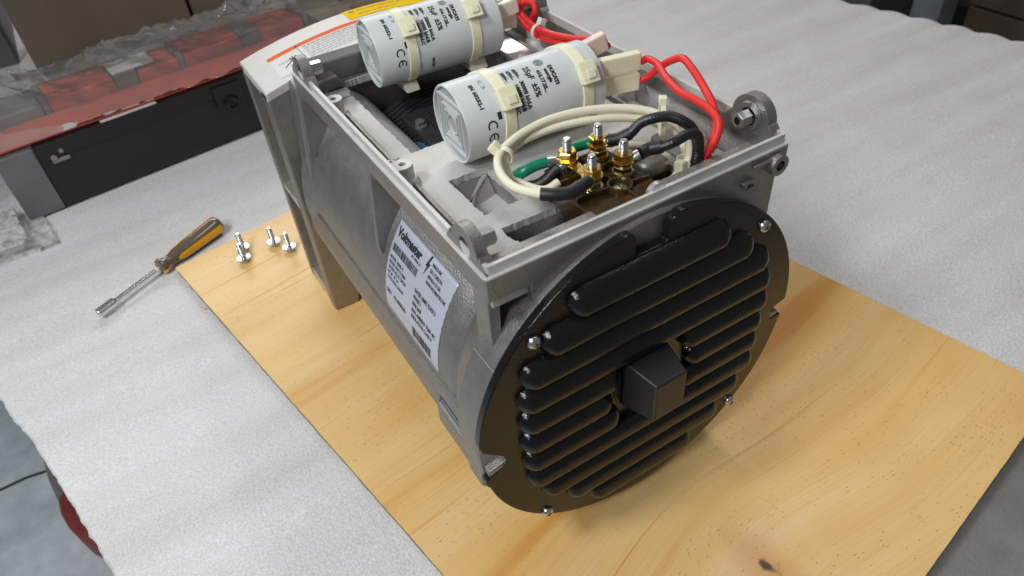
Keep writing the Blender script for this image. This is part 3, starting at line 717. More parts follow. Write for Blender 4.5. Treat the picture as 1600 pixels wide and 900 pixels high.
def boss(x, y, wall):
    sx = -1 if wall < x else 1
    poly = [(wall, y - .0072), (wall, y + .0072)] + [(x - sx * 0 + .0085 * cos(radians(a)) * (1), y + .0085 * sin(radians(a))) for a in (range(90, -91, -12) if sx < 0 else range(90, 271, 12))]
    if sx > 0: poly = [(wall, y + .0072), (wall, y - .0072)] + list(reversed([(x + .0085 * cos(radians(a)), y + .0085 * sin(radians(a))) for a in range(90, 271, 12)]))
    hole = [(x + .0030 * cos(2 * pi * k / 16), y + .0030 * sin(2 * pi * k / 16)) for k in range(16)]
    o = obj('screw_boss', MB().prism(poly, 'z', ZF + .0002, .3352, holes=[hole]), 'cast_lit', G, bevel=.0006)
    obj('screw_hole', MB().cyl((x, y, ZF + .0003), (x, y, .3300), .00295, 16), 'dark', o)
    mb = MB().lathe([(0, 0), (0, .0108), (.0035, .0100), (.0060, .0080), (.006, 0)], (x + .0015 * -sx, y - .002, ZF + .0001), (0, 0, 1), 24)
    obj('boss_foot', mb, 'cast_lit', o)
boss(.0165, .3190, .0062); boss(.0200, .1715, .0062); boss(.2530, .336, .2638); boss(.2545, .176, .2638)

def lug(x0, x1, yc, inner, zc=.3525, r=.0188):
    poly = [(yc + .0285, ZR - .0088), (yc + .0235, ZR - .0010), (yc + .0200, .3530)] + arc(yc, zc, r, 3, 177, 22) + [(yc - .0200, .3530), (yc - .0235, ZR - .0010), (yc - .0285, ZR - .0088)]
    hole = [(yc + .0075 * cos(2 * pi * k / 24), zc + .002 + .0075 * sin(2 * pi * k / 24)) for k in range(24)]
    o = obj('mounting_lug', MB().prism(poly, 'x', x0, x1, holes=[hole]), 'cast', G, bevel=.0010, seg=2)
    out = x0 if inner > 0 else x1; inn = x1 if inner > 0 else x0
    mb = MB().lathe([(0, .0074), (0, .0120), (.0016, .0110), (.0016, .0074), (0, .0074)], (inn + inner * .0002, yc, zc + .002), (inner, 0, 0), 28)
    obj('lug_collar', mb, 'cast', o)
    mb = MB().hexa((inn + inner * .0019, yc, zc + .002), (inn + inner * .0135, yc, zc + .002), .0066, hole=.0034, rot=.3)
    obj('bore_shade', MB().cyl((out + inner * .0016, yc, zc + .002), (out + inner * .0026, yc, zc + .002), .0074, 24), 'dark', o)  # dark disc standing in for the shade inside the lug hole
    obj('threaded_insert', mb, 'zinc', o, ang=30)
lug(.0020, .0105, .0300, 1, .3475, .0180); lug(.2585, .2680, .0330, -1); lug(.0020, .0105, .3600, 1, .3490, .0170); lug(.2585, .2680, .3500, -1)

# ---- housing walls, stator shell, ribs, side rails
mb = MB().prism(rect_poly(.0215, .2395, .0290, .3985), 'z', .262, .3216, holes=[rect_poly(.0255, .2355, .0335, .394)])
obj('housing_wall', mb, 'cast', G, bevel=.001)
mb = MB().rev_y([(.028, .128), (.028, .1515), (.048, .1475), (.053, .1425), (.058, .1425), (.062, .145), (.388, .145), (.400, .148), (.408, .153), (.408, .128)], CX, CZ, 128, 412, 128)
obj('stator_shell', mb, 'cast', G, ang=50)
for side_ in (-1, 1):
    X = lambda x: x if side_ < 0 else 2 * CX - x
    prof = [(.01, .1726), (-.0168, .1726), (-.0176, .1660), (-.0205, .1540), (-.0210, .1400), (-.0165, .1250), (.01, .100)]
    obj('side_rail', MB().prism([(X(a), b) for a, b in prof], 'y', .084, .4215), 'cast', G, bevel=.0012)
    prof2 = [(.0, .1752), (-.0188, .1752), (-.0196, .1640), (-.0160, .1600), (-.0160, .154), (-.0232, .1500), (-.0240, .1300), (-.0190, .1160), (.0, .110)]
    obj('rail_end', MB().prism([(X(a), b) for a, b in prof2], 'y', .0235, .0835), 'cast', G, bevel=.0010)
    obj('tie_bolt', MB().cyl((X(-.0188), -.002, .1570), (X(-.0188), .078, .1570), .0034, 14), 'zinc', G)
    prof3 = [(-.001, .1685), (-.0145, .1685), (-.0180, .163), (-.0255, .160), (-.0265, .132), (-.019, .1215), (-.001, .120)]
    obj('bolt_bracket', MB().prism([(X(a), b) for a, b in prof3], 'y', .0005, .0230), 'cast', G, bevel=.0012)
    obj('bracket_tongue', MB().prism([(X(a), b) for a, b in [(-.004, .1715), (-.0065, .1600), (-.0245, .1585), (-.0245, .1650), (-.012, .1680)]], 'y', -.0125, .0002), 'cast', G, bevel=.0010)
def web(name, y0, y1, tri):
    return obj(name, MB().prism(tri, 'y', y0, y1), 'cast', G, bevel=.0012)
web('gusset', .203, .208, [(.0012, .3214), (-.0075, .2420), (-.0060, .2320), (.0200, .2620), (.0300, .2700), (.0300, .3214)])
web('gusset', .388, .393, [(.0012, .3214), (-.0060, .2500), (.0000, .2450), (.0300, .2700), (.0300, .3214)])

# ---- drive end casting
zf = lambda x: .333 - (x - CX) ** 2 / 1.12
XL, XR = -.0252, 2 * CX + .0252
top = [(XL + (XR - XL) * k / 24, zf(XL + (XR - XL) * k / 24)) for k in range(25)]
def legs(inner_r):
    return [(XR, 0), (XR - .032, 0), (XR - .047, .055)] + arc(CX, CZ - .03, inner_r, -25, -155, 14) + [(XL + .047, .055), (XL + .032, 0), (XL, 0)]
fp = list(reversed(top)) + [(XL, .0)] + list(reversed(legs(.112)))[1:]
obj('end_bell_front', MB().prism(fp, 'y', .4225, .4455), 'cast', G, bevel=.0022, seg=3)
obj('end_bell_back', MB().prism(fp, 'y', .5120, .5235), 'cast', G, bevel=.0018, seg=3)
core = [(q[0], q[1] - .001) for q in reversed(top) if XL + .02 < q[0] < XR - .02] + [(XL + .022, .03), (XR - .022, .03)]
obj('end_bell_core', MB().prism(core, 'y', .4456, .5119), 'cast', G)
for x0, x1 in ((XL + .0012, XL + .0218), (XR - .0218, XR - .0012)):
    for z0_, z1_ in ((.1480, .1560), (.0066, .0150), (.300, zf(x0) - .0012)): obj('end_bell_shelf', MB().box(x0, x1, .4456, .5119, z0_, z1_), 'cast_edge', G, bevel=.001)
mb = MB(); n_ = 24                     # arched roof plate with a slight front edge over the tray
yb = lambda x: .4215 if x < .012 else .4215 - (.0245) * min(1, (x - .012) / .055)
V = [(q[0], y, q[1] + dz) for q in top for (y, dz) in ((yb(q[0]) if q[0] < CX else yb(2 * CX - q[0]), .0016), (.5240, .0016), (.5240, -.0085), (yb(q[0]) if q[0] < CX else yb(2 * CX - q[0]), -.0085))]
F = []
for k in range(24):
    for j in range(4): F.append((k * 4 + j, k * 4 + (j + 1) % 4, (k + 1) * 4 + (j + 1) % 4, (k + 1) * 4 + j))
F += [(3, 2, 1, 0), (96, 97, 98, 99)]
obj('end_bell_roof', mb.add(V, F), 'cast_lit', G, bevel=.0016, seg=3)
obj('tray_back_wall', MB().box(.012, .249, .3978, .4210, .296, .3215), 'cast', G)
obj('end_bell_neck', MB().prism([(.0005, .3214), (-.006, .27), (-.012, .22), (-.0168, .173), (.02, .12), (.241, .12), (.2778, .173), (.2605, .3214)], 'y', .3935, .4224), 'cast', G, bevel=.004, seg=3)
mb = MB().prism([(.012, .3176), (.012, .3300), (.040, .3325), (.048, .3176)], 'y', .372, .3972)
obj('corner_block', mb, 'cast', G, bevel=.003, seg=3)
obj('corner_block', MB().box(.0170, .0440, .349, .3600, ZF + .0002, .3235), 'cast_edge', G, bevel=.002)
for sx in (0, 1):
    x0 = XL + .0005 if sx == 0 else XR - .031
    obj('foot_pad', MB().box(x0, x0 + .0305, .4230, .5230, .0004, .0065), 'cast_edge', G, bevel=.001)

# ---- front bracket
circ = lambda r, a0, a1, n: arc(CX, CZ, r, a0, a1, n)
fpl = [(.0004, ZL - .0206), (.0004, ZL - .0002), (.2696, ZL - .0002), (.2696, .3215), (.2610, .3190), (.2600, .24)] + circ(.128, 10, 128, 24) + [(.0335, .2890), (.0335, .3210)]
obj('front_plate', MB().prism(fpl, 'y', .0004, .0215), 'cast', G, bevel=.0012)
obj('front_foot', MB().prism([(.080, .0003), (.181, .0003), (.176, .034), (.085, .034)], 'y', .0060, .0320), 'cast', G, bevel=.0015)
obj('corner_post', MB().prism([(.0030, .3212), (.0130, .3212), (.0105, .265), (.0065, .225), (-.0020, .190), (-.0140, .176), (-.0080, .200), (-.0010, .235), (.0020, .262)], 'y', .0080, .0290), 'cast', G, bevel=.0015)
obj('pocket_back', MB().prism([(.0120, .3212), (.060, .3212), (.060, .24), (.0030, .20), (.0050, .232)], 'y', .0220, .0295), 'cast', G, bevel=.001)
mb = MB().lathe([(0, .118), (0, .1570), (.0015, .1585), (.0300, .1585), (.0325, .1560), (.0340, .1400), (.034, .118), (0, .118)], (CX, -.0052, CZ), (0, 1, 0), 128)
obj('bracket_ring', mb, 'cast', G, ang=40)
mb = MB()
for a in (148.5,):
    c, s = cos(radians(a)), sin(radians(a)); r = .1587
    p_ = Vector((CX + c * r, 0, CZ + s * r)); t_ = Vector((-s, 0, c)) * .0004; rr = Vector((c, 0, s)) * .0004
    mb.add([p_ + t_ + Vector((0, -.0045, 0)), p_ - t_ + Vector((0, -.0045, 0)), p_ - t_ + Vector((0, .024, 0)), p_ + t_ + Vector((0, .024, 0)), p_ + rr + Vector((0, -.0045, 0)), p_ + rr + Vector((0, .024, 0))], [(0, 3, 5, 4), (1, 4, 5, 2), (0, 4, 1), (2, 5, 3)])
obj('casting_seam', mb, 'cast_edge', G)
obj('front_boss', MB().lathe([(0, 0), (0, .0040), (.0022, .0042), (.0022, .0040), (.0022, .0086), (0.0098, .0092), (.0098, 0)][2:] , (.2570, -.0078, .3285), (0, 1, 0), 28), 'cast', G, bevel=.0007)
obj('boss_hole', MB().cyl((.2570, -.0058, .3285), (.2570, -.0030, .3285), .0024, 16), 'dark', G)
obj('front_rib', MB().box(.2320, .2500, -.0032, .0002, .3335, .3360), 'cast', G, bevel=.0005)
obj('front_rib', MB().box(.2220, .2340, -.0036, .0002, .3225, .3245).box(.2235, .2262, -.0034, .0002, .3190, .3224).box(.2260, .2360, -.0030, .0002, .3160, .3178), 'cast', G, bevel=.0004)
obj('rim_tab', MB().cyl((.1445, .0045, .3445), (.1445, .0100, .3445), .0088, 28, .001), 'cast_edge', G)

# ---- black louvered cover
RP = .1612
def ang_pts(a0, a1, n, r=RP): return [(CX + r * cos(radians(a0 + (a1 - a0) * k / n)), CZ + r * sin(radians(a0 + (a1 - a0) * k / n))) for k in range(n + 1)]
def crn(p, a, b, r=.006, n=5):
    p, a, b = Vector(p), Vector(a), Vector(b); u = (a - p).normalized(); v = (b - p).normalized()
    s, e = p + u * r, p + v * r; return [tuple((s * (1 - t) ** 2 + p * 2 * t * (1 - t) + e * t * t)) for t in [k / n for k in range(n + 1)]]
def on(a, r=RP): return (CX + r * cos(radians(a)), CZ + r * sin(radians(a)))
aR1, aR0 = -1.0, -6.5                         # notch on the right
aT1, aT0 = 86.4, 96.8                         # gap at the top
aL1, aL0 = 174.6, 187.4                       # notch on the left
out = []
out += crn(on(aR1), on(aR1 - .0, RP - .02), on(aR1 + 5), .005)
out += ang_pts(4, 79.5, 44)
out += crn(on(aT1), on(aT1 - 6), (on(aT1)[0], .316), .0175, 12)
out += crn((on(aT1)[0], .3155), (on(aT1)[0], .33), (.126, .3155), .003)
out += crn((on(aT0)[0], .3155), (.126, .3155), (on(aT0)[0], .33), .003)
out += crn(on(aT0), (on(aT0)[0], .316), on(aT0 + 4), .0105, 8)
out += ang_pts(101, 170.5, 44)
lx = -.0085
out += crn(on(aL1), on(aL1 - 4), (lx, .1760), .009, 7)
out += crn((lx, .1750), (-.02, .1790), (lx, .165), .0015)
out += crn((lx, .1665), (lx, .175), (-.02, .1590), .0015)
out += crn(on(aL0), (lx, .1660), on(aL0 + 4), .009, 7)
out += ang_pts(192, 352.5 - 1.5, 84, RP - .0018)
out += crn(on(aR0), on(aR0 - 2), on(aR0, RP - .02), .005)
out += crn((.2755, .1600), (.28, .159), (.2755, .17), .0015)
out += crn((.2755, .1735), (.2755, .165), (.28, .174), .0015)
cov = obj('louvered_cover', MB().prism(out, 'y', -.0135, -.0056), 'black_gloss', G, bevel=.0034, seg=4, ang=30)
def pod(xa, xb, z, y0=-.0130, r=.0128, H=.0112, lean=.0045):
    mb = MB(); v = []; f = []; nr = 8; na = 10
    sp0, sp1 = xa + r, xb - r; m = None
    for i in range(nr + 1):
        d = 1 - i / nr; h = H * (1 - d ** 2.1) ** .52
        ring = [(sp1 + r * d * cos(radians(t)), z + r * d * sin(radians(t))) for t in [-90 + 180 * k / na for k in range(na + 1)]] + [(sp0 + r * d * cos(radians(t)), z + r * d * sin(radians(t))) for t in [90 + 180 * k / na for k in range(na + 1)]]
        m = len(ring)
        v += [(x, y0 - h, zz - lean * (1 - d)) for x, zz in ring]
    for i in range(nr):
        for k in range(m): f.append((i * m + k, i * m + (k + 1) % m, (i + 1) * m + (k + 1) % m, (i + 1) * m + k))
    return mb.add(v, f)
lft = [.052, .028, .009, .0045, .0040, .0040, .0045, .007, .019, .043, .068]
rgt = [.200, .228, .250, .257, .259, .257, .256, .255, .242, .219, .188]
for k in range(11):
    z = .3010 - .02425 * k
    if k in (4, 5, 6):
        obj('louver', pod(lft[k], (.100, .092, .100)[k - 4], z), 'black_gloss', cov, ang=70)
        obj('louver', pod((.160, .166, .158)[k - 4], rgt[k], z), 'black_gloss', cov, ang=70)
    else: obj('louver', pod(lft[k], rgt[k], z), 'black_gloss', cov, ang=70)
obj('hub_plate', MB().prism([(CX + .036 * cos(radians(a)), .182 + .036 * sin(radians(a))) for a in range(0, 360, 15)], 'y', -.0150, -.0137), 'black_gloss', cov, bevel=.0005)
mb = MB(); v = []                                             # square bearing cap, slightly tapered
for (y, x0, x1, z0, z1) in ((-.0150, .1015, .1455, .1600, .2150), (-.0500, .1072, .1382, .1708, .2124)):
    v += [(x0, y, z0), (x1, y, z0), (x1, y, z1), (x0, y, z1)]
mb.add(v, [(0, 1, 2, 3), (4, 7, 6, 5), (0, 4, 5, 1), (1, 5, 6, 2), (2, 6, 7, 3), (3, 7, 4, 0)])
obj('bearing_cap', mb, 'black_satin', cov, bevel=.0022, seg=4)
for (x, z) in ((.0238, .2835), (.2405, .2838), (.0240, .0660), (.2400, .0680), (.2745, .1675)):
    s = obj('cover_screw', MB().lathe([(0, 0), (0, .0056), (.0010, .0057), (.0030, .0046), (.0042, .0026), (.0044, 0)], (x, -.0137 if x < .27 else -.0062, z), (0, -1, 0), 24), 'zinc', cov, ang=60)
    a = random.uniform(0, 1.5); y = (-.0137 if x < .27 else -.0062) - .00425
    mb = MB()
    for q in (a, a + pi / 2):
        u = Vector((cos(q), 0, sin(q))); w2 = Vector((-sin(q), 0, cos(q)))
        pts = [Vector((x, y - .0002, z)) + u * i_ * .0024 + w2 * j_ * .00055 for i_, j_ in ((-1, -1), (1, -1), (1, 1), (-1, 1))]
        mb.add(pts + [q_ + Vector((0, .0012, 0)) for q_ in pts], [(0, 1, 2, 3), (0, 4, 5, 1), (1, 5, 6, 2), (2, 6, 7, 3), (3, 7, 4, 0)])
    obj('cross_slot', mb, 'dark', s, smooth=False)

# ---- nameplate on the stator shell
RN = .1452
Y0, Y1, A0, A1 = .1930, .0850, 141.5, 178.5       # back, front, top and bottom of the plate
def np_(s, t, lift=.0):                          # s along from the back edge (m), t down from the top (m)
    a = radians(A0) + t / RN; r = RN + .0002 + lift
    return (CX + r * cos(a), Y0 - s, CZ + r * sin(a))
Wn = Y0 - Y1; Hn = radians(A1 - A0) * RN
mb = MB(); nt_ = 24; ns_ = 40; V = []
for i in range(nt_ + 1):
    for k in range(ns_ + 1):
        e = 0
        if k == ns_: e = .0004 * (-1) ** i + .0003 * noise.noise(Vector((i * .9, 0, 0)))
        V.append(np_(Wn * k / ns_ + e, Hn * i / nt_))
b = len(V); V += [np_(Wn * k / ns_, Hn * i / nt_, -.0003) for i in range(nt_ + 1) for k in range(ns_ + 1)][:0]
mb.add(V, [(i * (ns_ + 1) + k, i * (ns_ + 1) + k + 1, (i + 1) * (ns_ + 1) + k + 1, (i + 1) * (ns_ + 1) + k) for i in range(nt_) for k in range(ns_)])
plate = obj('nameplate', mb, 'label_white', G, clean=False)
md = plate.modifiers.new('thick', 'SOLIDIFY'); md.thickness = .00022; md.offset = 0
ink = MB()
def nt2(txt, s, t, size, **k): text_mesh(txt, size, lambda x, y: np_(s + x, t - y, .00035), ink, **k)
nt2('Voltmaster', .004, .0135, .0118, xscale=.86, weight=.0006)
nt2('BY WINCO', .036, .0180, .0034, weight=.0001)
ink.add([np_(.0590 + a, b_, .00035) for a, b_ in ((.0035, .001), (.0060, .001), (.0040, .0085), (.0068, .0085), (.0012, .0215), (.0028, .0120), (.0002, .0120))], [(0, 1, 2), (0, 2, 6), (2, 3, 5), (2, 5, 6), (3, 4, 5)])
def bars(s, t, w_, h_, n):
    x = s
    while x < s + w_:
        bw = random.choice((.0004, .0007, .0011)); ink.add([np_(x, t, .00035), np_(x + bw, t, .00035), np_(x + bw, t + h_ / 2, .00035), np_(x + bw, t + h_, .00035), np_(x, t + h_, .00035), np_(x, t + h_ / 2, .00035)], [(0, 1, 2, 3, 4, 5)]); x += bw + random.choice((.0004, .0006, .0009))
bars(.004, .0215, .048, .0075, 30)
for k, q in enumerate(('MODEL AB50L-C', 'RATED WATTS 9000', 'RATED VOLTS 120/240', 'HZ 60   PF 1.0', 'OUTDOOR CANOPY')): nt2(q, .004, .0365 + k * .0052, .0044, xscale=.82, weight=.00012)
nt2('S/N   41600866', .004, .0800 - .0070, .0066, xscale=.95, weight=.0002)
for k, q in enumerate(('WINCO INC', '225 S CORDOVA', 'ARVADA CO USA', 'WWW.VOLTMASTER.COM')): nt2(q, .068, .0080 + k * .0055, .0044, xscale=.66, weight=.00014)
for k, q in enumerate(('RATED AMPS 75.0/37.5', 'PHASE 1', 'RPM 3600', 'MAX AMBIENT TEMP 40C', 'INSULATION CLASS H')): nt2(q, .056, .0405 + k * .0066, .0054, xscale=.74, weight=.00018)
bars(.058, .0760, .036, .0110, 30)
obj('print', ink, 'ink', plate, smooth=False, clean=False)

# ---- stickers on the end casting
zt = lambda x: zf(x) + .0016
def patch(name, q, mat, lift, parent=G, nx=24, ny=8, curve=0):
    # q: four (x, y): back-left, back-right, front-right, front-left
    V = []
    for j in range(ny + 1):
        for i in range(nx + 1):
            u, v_ = i / nx, j / ny
            x = (q[0][0] * (1 - u) + q[1][0] * u) * (1 - v_) + (q[3][0] * (1 - u) + q[2][0] * u) * v_
            y = (q[0][1] * (1 - u) + q[1][1] * u) * (1 - v_) + (q[3][1] * (1 - u) + q[2][1] * u) * v_ + curve * 4 * u * (1 - u)
            V.append((x, y, zt(x) + lift))
    f = [(j * (nx + 1) + i, j * (nx + 1) + i + 1, (j + 1) * (nx + 1) + i + 1, (j + 1) * (nx + 1) + i) for j in range(ny) for i in range(nx)]
    return obj(name, MB().add(V, f), mat, parent, clean=False)
wl_ = patch('warning_sticker', [(-.0020, .4905), (.118, .4905), (.118, .4270), (-.0020, .4330)], 'sticker_white', .0003)
patch('orange_band', [(-.0018, .4903), (.1178, .4903), (.1178, .4820), (-.0018, .4815)], 'orange', .0005, wl_)
ink = MB()
def fl(x, y, lift=.0006): return (x, y, zt(x) + lift)
def bar(x0, y0, x1, y1, w_):
    d = Vector((x1 - x0, y1 - y0, 0)).normalized(); n = Vector((-d.y, d.x, 0)) * w_ / 2
    ink.add([fl(x0 + n.x, y0 + n.y), fl(x1 + n.x, y1 + n.y), fl(x1 - n.x, y1 - n.y), fl(x0 - n.x, y0 - n.y)], [(0, 1, 2, 3)])
bar(.0325, .481, .0335, .432, .0006)
for a in range(0, 360, 45): bar(.022, .462, .022 + .006 * cos(radians(a)), .462 + .006 * sin(radians(a)), .0012)
bar(.005, .463, .018, .462, .0007); bar(.009, .450, .020, .459, .0016); bar(.015, .446, .021, .458, .0014)
ink.add([fl(.030, .4830, .0008), fl(.0345, .4830, .0008), fl(.0322, .4885, .0008)], [(0, 1, 2)])
obj('pictogram', ink, 'ink', wl_, smooth=False, clean=False)
ink = MB()
for r in range(7):
    x = .038
    while x < .104:
        w_ = random.uniform(.003, .009); bar(x, .4765 - r * .0058, min(x + w_, .106), .4765 - r * .0058, .0014 if r else .0024); x += w_ + .0012
obj('small_print', ink, 'faint', wl_, smooth=False, clean=False)
yl = patch('yellow_sticker', [(.1045, .5235), (.215, .5235), (.215, .4955), (.1045, .4955)], 'yellow', .0004)
ink = MB()
ink.add([fl(.109, .5165, .0008), fl(.117, .5190, .0008), fl(.117, .5140, .0008)], [(0, 1, 2)]); ink.add([fl(.180, .5165, .0008), fl(.172, .5190, .0008), fl(.172, .5140, .0008)], [(0, 1, 2)])
text_mesh('ROTATION DIRECTION', .0055, lambda x, y: fl(.121 + x * .82, .5142 + y, .0008), ink); text_mesh('SEE MANUAL BEFORE USE', .0046, lambda x, y: fl(.118 + x * .9, .5035 + y, .0008), ink)
obj('print', ink, 'grey_obj', yl, smooth=False, clean=False)

# ---- capacitors
def capacitor(c0, c1, R, seed, heads, mask=None):
    c0, c1 = Vector(c0), Vector(c1); a = (c1 - c0).normalized(); Ln = (c1 - c0).length
    fr = (Vector((0, -1, 0)) - a * a.dot(Vector((0, -1, 0)))).normalized(); up = a.cross(fr) * (1 if a.cross(fr).z > 0 else -1)
    P = lambda t, e, r=R: c0 + a * t + (fr * cos(radians(e)) + up * sin(radians(e))) * r
    cap = obj('capacitor', MB().lathe([(.0052, 0), (.0052, R - .0022), (0, R - .0020), (-.0004, R - .0008), (.0008, R), (Ln - .002, R), (Ln, R - .0025), (Ln, 0)], c0, a, 72), 'cap_body', G, ang=40)
    ed = obj('end_disc', MB().lathe([(.0024, 0), (.0024, R - .0024), (.0051, R - .0024)], c0, a, 48), 'cap_end', cap, ang=30)
    def ridge(mb, pts, w_=.0013, z0=.0024, z1=-.0001):
        n_ = len(pts)
        vs = []
        for i in range(n_):
            p = Vector(pts[i]); k = (p.length - w_ * .75) / p.length
            vs += [c0 + a * z0 + fr * p.x + up * p.y, c0 + a * z1 + fr * p.x + up * p.y, c0 + a * z1 + fr * p.x * k + up * p.y * k, c0 + a * z0 + fr * p.x * k + up * p.y * k]
        return mb.add(vs, [(4 * i + q, 4 * i + (q + 1) % 4, 4 * ((i + 1) % n_) + (q + 1) % 4, 4 * ((i + 1) % n_) + q) for i in range(n_) for q in range(4)])
    for rr in (R - .0026, .0210, .0150): obj("embossed_square", ridge(MB(), [(rr * cos(radians(q)), rr * sin(radians(q))) for q in (45, 135, 225, 315)], .0016), 'cap_body', cap)  # ridges paler than the disc: light on their tops put into colour
    obj('embossed_ring', ridge(MB(), [(.0088 * cos(2 * pi * q / 28), .0088 * sin(2 * pi * q / 28)) for q in range(28)], .0012, .0024, .0008), 'cap_body', cap)
    ink = MB()
    def T(txt, t, e, size, **k): text_mesh(txt, size, lambda x, y: P(t + y, e - math.degrees(x / R), R + .0002), ink, **k)
    b = dict(weight=.0003)
    T('DUCATI', .0850, 66, .0046, xscale=1.05, weight=.0004); T('energia', .0805, 63, .0044, weight=.0003)
    T('416.17.25...', .0735, 64, .0046, xscale=.95, **b)
    T('25\u00b5F  \u00b15%', .0645, 76, .0072, xscale=.90, weight=.0003)
    T('425V~', .0555, 80, .0040, **b); T('475V~', .0502, 80, .0040, **b); T('500V~', .0449, 80, .0040, **b)
    T('30000 h/cl.A', .0555, 56, .0048, xscale=.95, **b); T('10000 h/cl.B', .0500, 54, .0048, xscale=.95, **b); T(' 3000 h/cl.C', .0445, 52, .0048, xscale=.95, **b)
    T('EN 60252-1', .0150, 76, .0044, xscale=1.0, spacing=1.12, **b)
    T('W10/1', .0520, -12, .0046, weight=.0002)
    # CE mark
    for (cc, barr) in ((10, 0), (-8, 1)):
        n = 18; V = []
        for k in range(n + 1):
            th = radians(50 + 260 * k / n)
            for rr in (.0044, .0031): V.append(P(.0215 + rr * sin(th), cc - math.degrees(rr * cos(th) / R), R + .0002))
        ink.add(V, [(2 * k, 2 * k + 1, 2 * k + 3, 2 * k + 2) for k in range(n)])
        if barr: ink.add([P(.0215 + q[1], cc - math.degrees(q[0] / R), R + .0002) for q in ((-.0036, -.0006), (.0014, -.0006), (.0014, .0006), (-.0036, .0006))], [(0, 1, 2, 3)])
    # round emblem and fuse symbol
    n = 28; V = []
    for k in range(n):
        th = 2 * pi * k / n
        for rr in (.0040, .0035): V.append(P(.0800 + rr * sin(th), 76.5 - math.degrees(rr * cos(th) / R), R + .0002))
    ink.add(V, [(2 * k, 2 * k + 1, (2 * k + 3) % (2 * n), (2 * k + 2) % (2 * n)) for k in range(n)])
    for dz in (-.0022, -.0011, 0, .0011, .0022):
        hw = sqrt(.0033 ** 2 - dz * dz) * .9
        ink.add([P(.0800 + dz + q[1], 76.5 - math.degrees(q[0] / R), R + .0002) for q in ((-hw, -.00032), (hw, -.00032), (hw, .00032), (-hw, .00032))], [(0, 1, 2, 3)])
    for q in ((-.004, .0030, .004, .0034), (-.004, .0008, .004, .0012), (-.004, .0008, -.0035, .0034), (.0035, .0008, .004, .0034), (-.0055, .0018, .0055, .0023)):
        ink.add([P(.0235 + y, 71 - math.degrees(x / R), R + .0002) for x, y in ((q[0], q[1]), (q[2], q[1]), (q[2], q[3]), (q[0], q[3]))], [(0, 1, 2, 3)])
    ink.add([P(.0275 + y, 26 - math.degrees(x / R), R + .0002) for x, y in ((0, 0), (.006, 0), (.006, .0036), (0, .0036))], [(0, 1, 2, 3)])
    obj('print', ink, 'ink', cap, smooth=False, clean=False)
    for (t, e, slant) in heads:
        mb = MB(); V = []; n = 56
        for k in range(n + 1):
            ee = 90 + 360 * k / n
            tt = t + slant * cos(radians(ee - e))
            for (dt, dr) in ((-.0052, .0001), (-.0048, .0014), (.0048, .0014), (.0052, .0001)): V.append(P(tt + dt, ee, R + dr))
        mb.add(V, [(4 * k + j, 4 * k + j + 1, 4 * k + j + 5, 4 * k + j + 4) for k in range(n) for j in range(3)])
        o = obj('cable_tie', mb, 'nylon', cap, clean=False)
        tt = t + slant
        V = [P(tt + x, e + math.degrees(y / R), R + z) for z in (.0012, .0085) for x, y in ((-.0072, -.0075), (.0085, -.0075), (.0085, .0075), (-.0072, .0075))]
        mb = MB().add(V, [(0, 3, 2, 1), (4, 5, 6, 7), (0, 1, 5, 4), (1, 2, 6, 5), (2, 3, 7, 6), (3, 0, 4, 7)])
        V = [P(tt + x, e + math.degrees(y / R), R + z) for z in (.0086, .0098) for x, y in ((-.0030, -.0045), (.0050, -.0045), (.0050, .0010), (-.0030, .0010))]
        mb.add(V, [(0, 3, 2, 1), (4, 5, 6, 7), (0, 1, 5, 4), (1, 2, 6, 5), (2, 3, 7, 6), (3, 0, 4, 7)])
        obj('tie_head', mb, 'nylon', o, bevel=.0014, seg=3)
    return cap, P
cap1, P1_ = capacitor((.0690, .1735, .3525), (.2010, .1700, .3530), .0332, 1, ((.0345, 38, .004), (.1100, 36, .003)))
cap2, P2_ = capacitor((.0715, .3520, .3515), (.2050, .3440, .3530), .0335, 2, ((.0330, 44, .002), (.1010, 44, .002)))
cap1['label'] = 'capacitor nearest the terminal block'; cap2['label'] = 'capacitor nearest the stickered end casting'
obj('capacitor_saddle', MB().prism([(.330, .310), (.372, .310), (.366, .3185), (.336, .3185)], 'x', .095, .110), 'nylon_clear', G, bevel=.001)
obj('capacitor_saddle', MB().prism([(.330, .310), (.372, .310), (.366, .3185), (.336, .3185)], 'x', .170, .190), 'nylon_clear', G, bevel=.001)
def slab(name, p, q, hw, hh, mat, up=Vector((0, 0, 1)), parent=G):
    p, q = Vector(p), Vector(q); d = (q - p).normalized(); s = d.cross(up).normalized(); u = s.cross(d)
    v = [c + s * i * hw + u * j * hh for c in (p, q) for i, j in ((-1, -1), (1, -1), (1, 1), (-1, 1))]
    return obj(name, MB().add(v, [(0, 3, 2, 1), (4, 5, 6, 7), (0, 1, 5, 4), (1, 2, 6, 5), (2, 3, 7, 6), (3, 0, 4, 7)]), mat, parent, bevel=min(hw, hh) * .35, seg=2)
slab('connector_cover', (.2012, .1560, .3660), (.2420, .1475, .3655), .0042, .0082, 'nylon')
slab('connector_cover', (.2012, .1600, .3465), (.2430, .1490, .3455), .0042, .0080, 'nylon')
slab('connector_cover', (.2012, .1850, .3680), (.2300, .1800, .3760), .0042, .0085, 'nylon_pink')
slab('connector_cover', (.2050, .3330, .3620), (.2300, .3300, .3660), .0042, .0078, 'nylon_clear')
slab('connector_cover', (.2050, .3500, .3480), (.2330, .3380, .3470), .0042, .0078, 'nylon_clear')

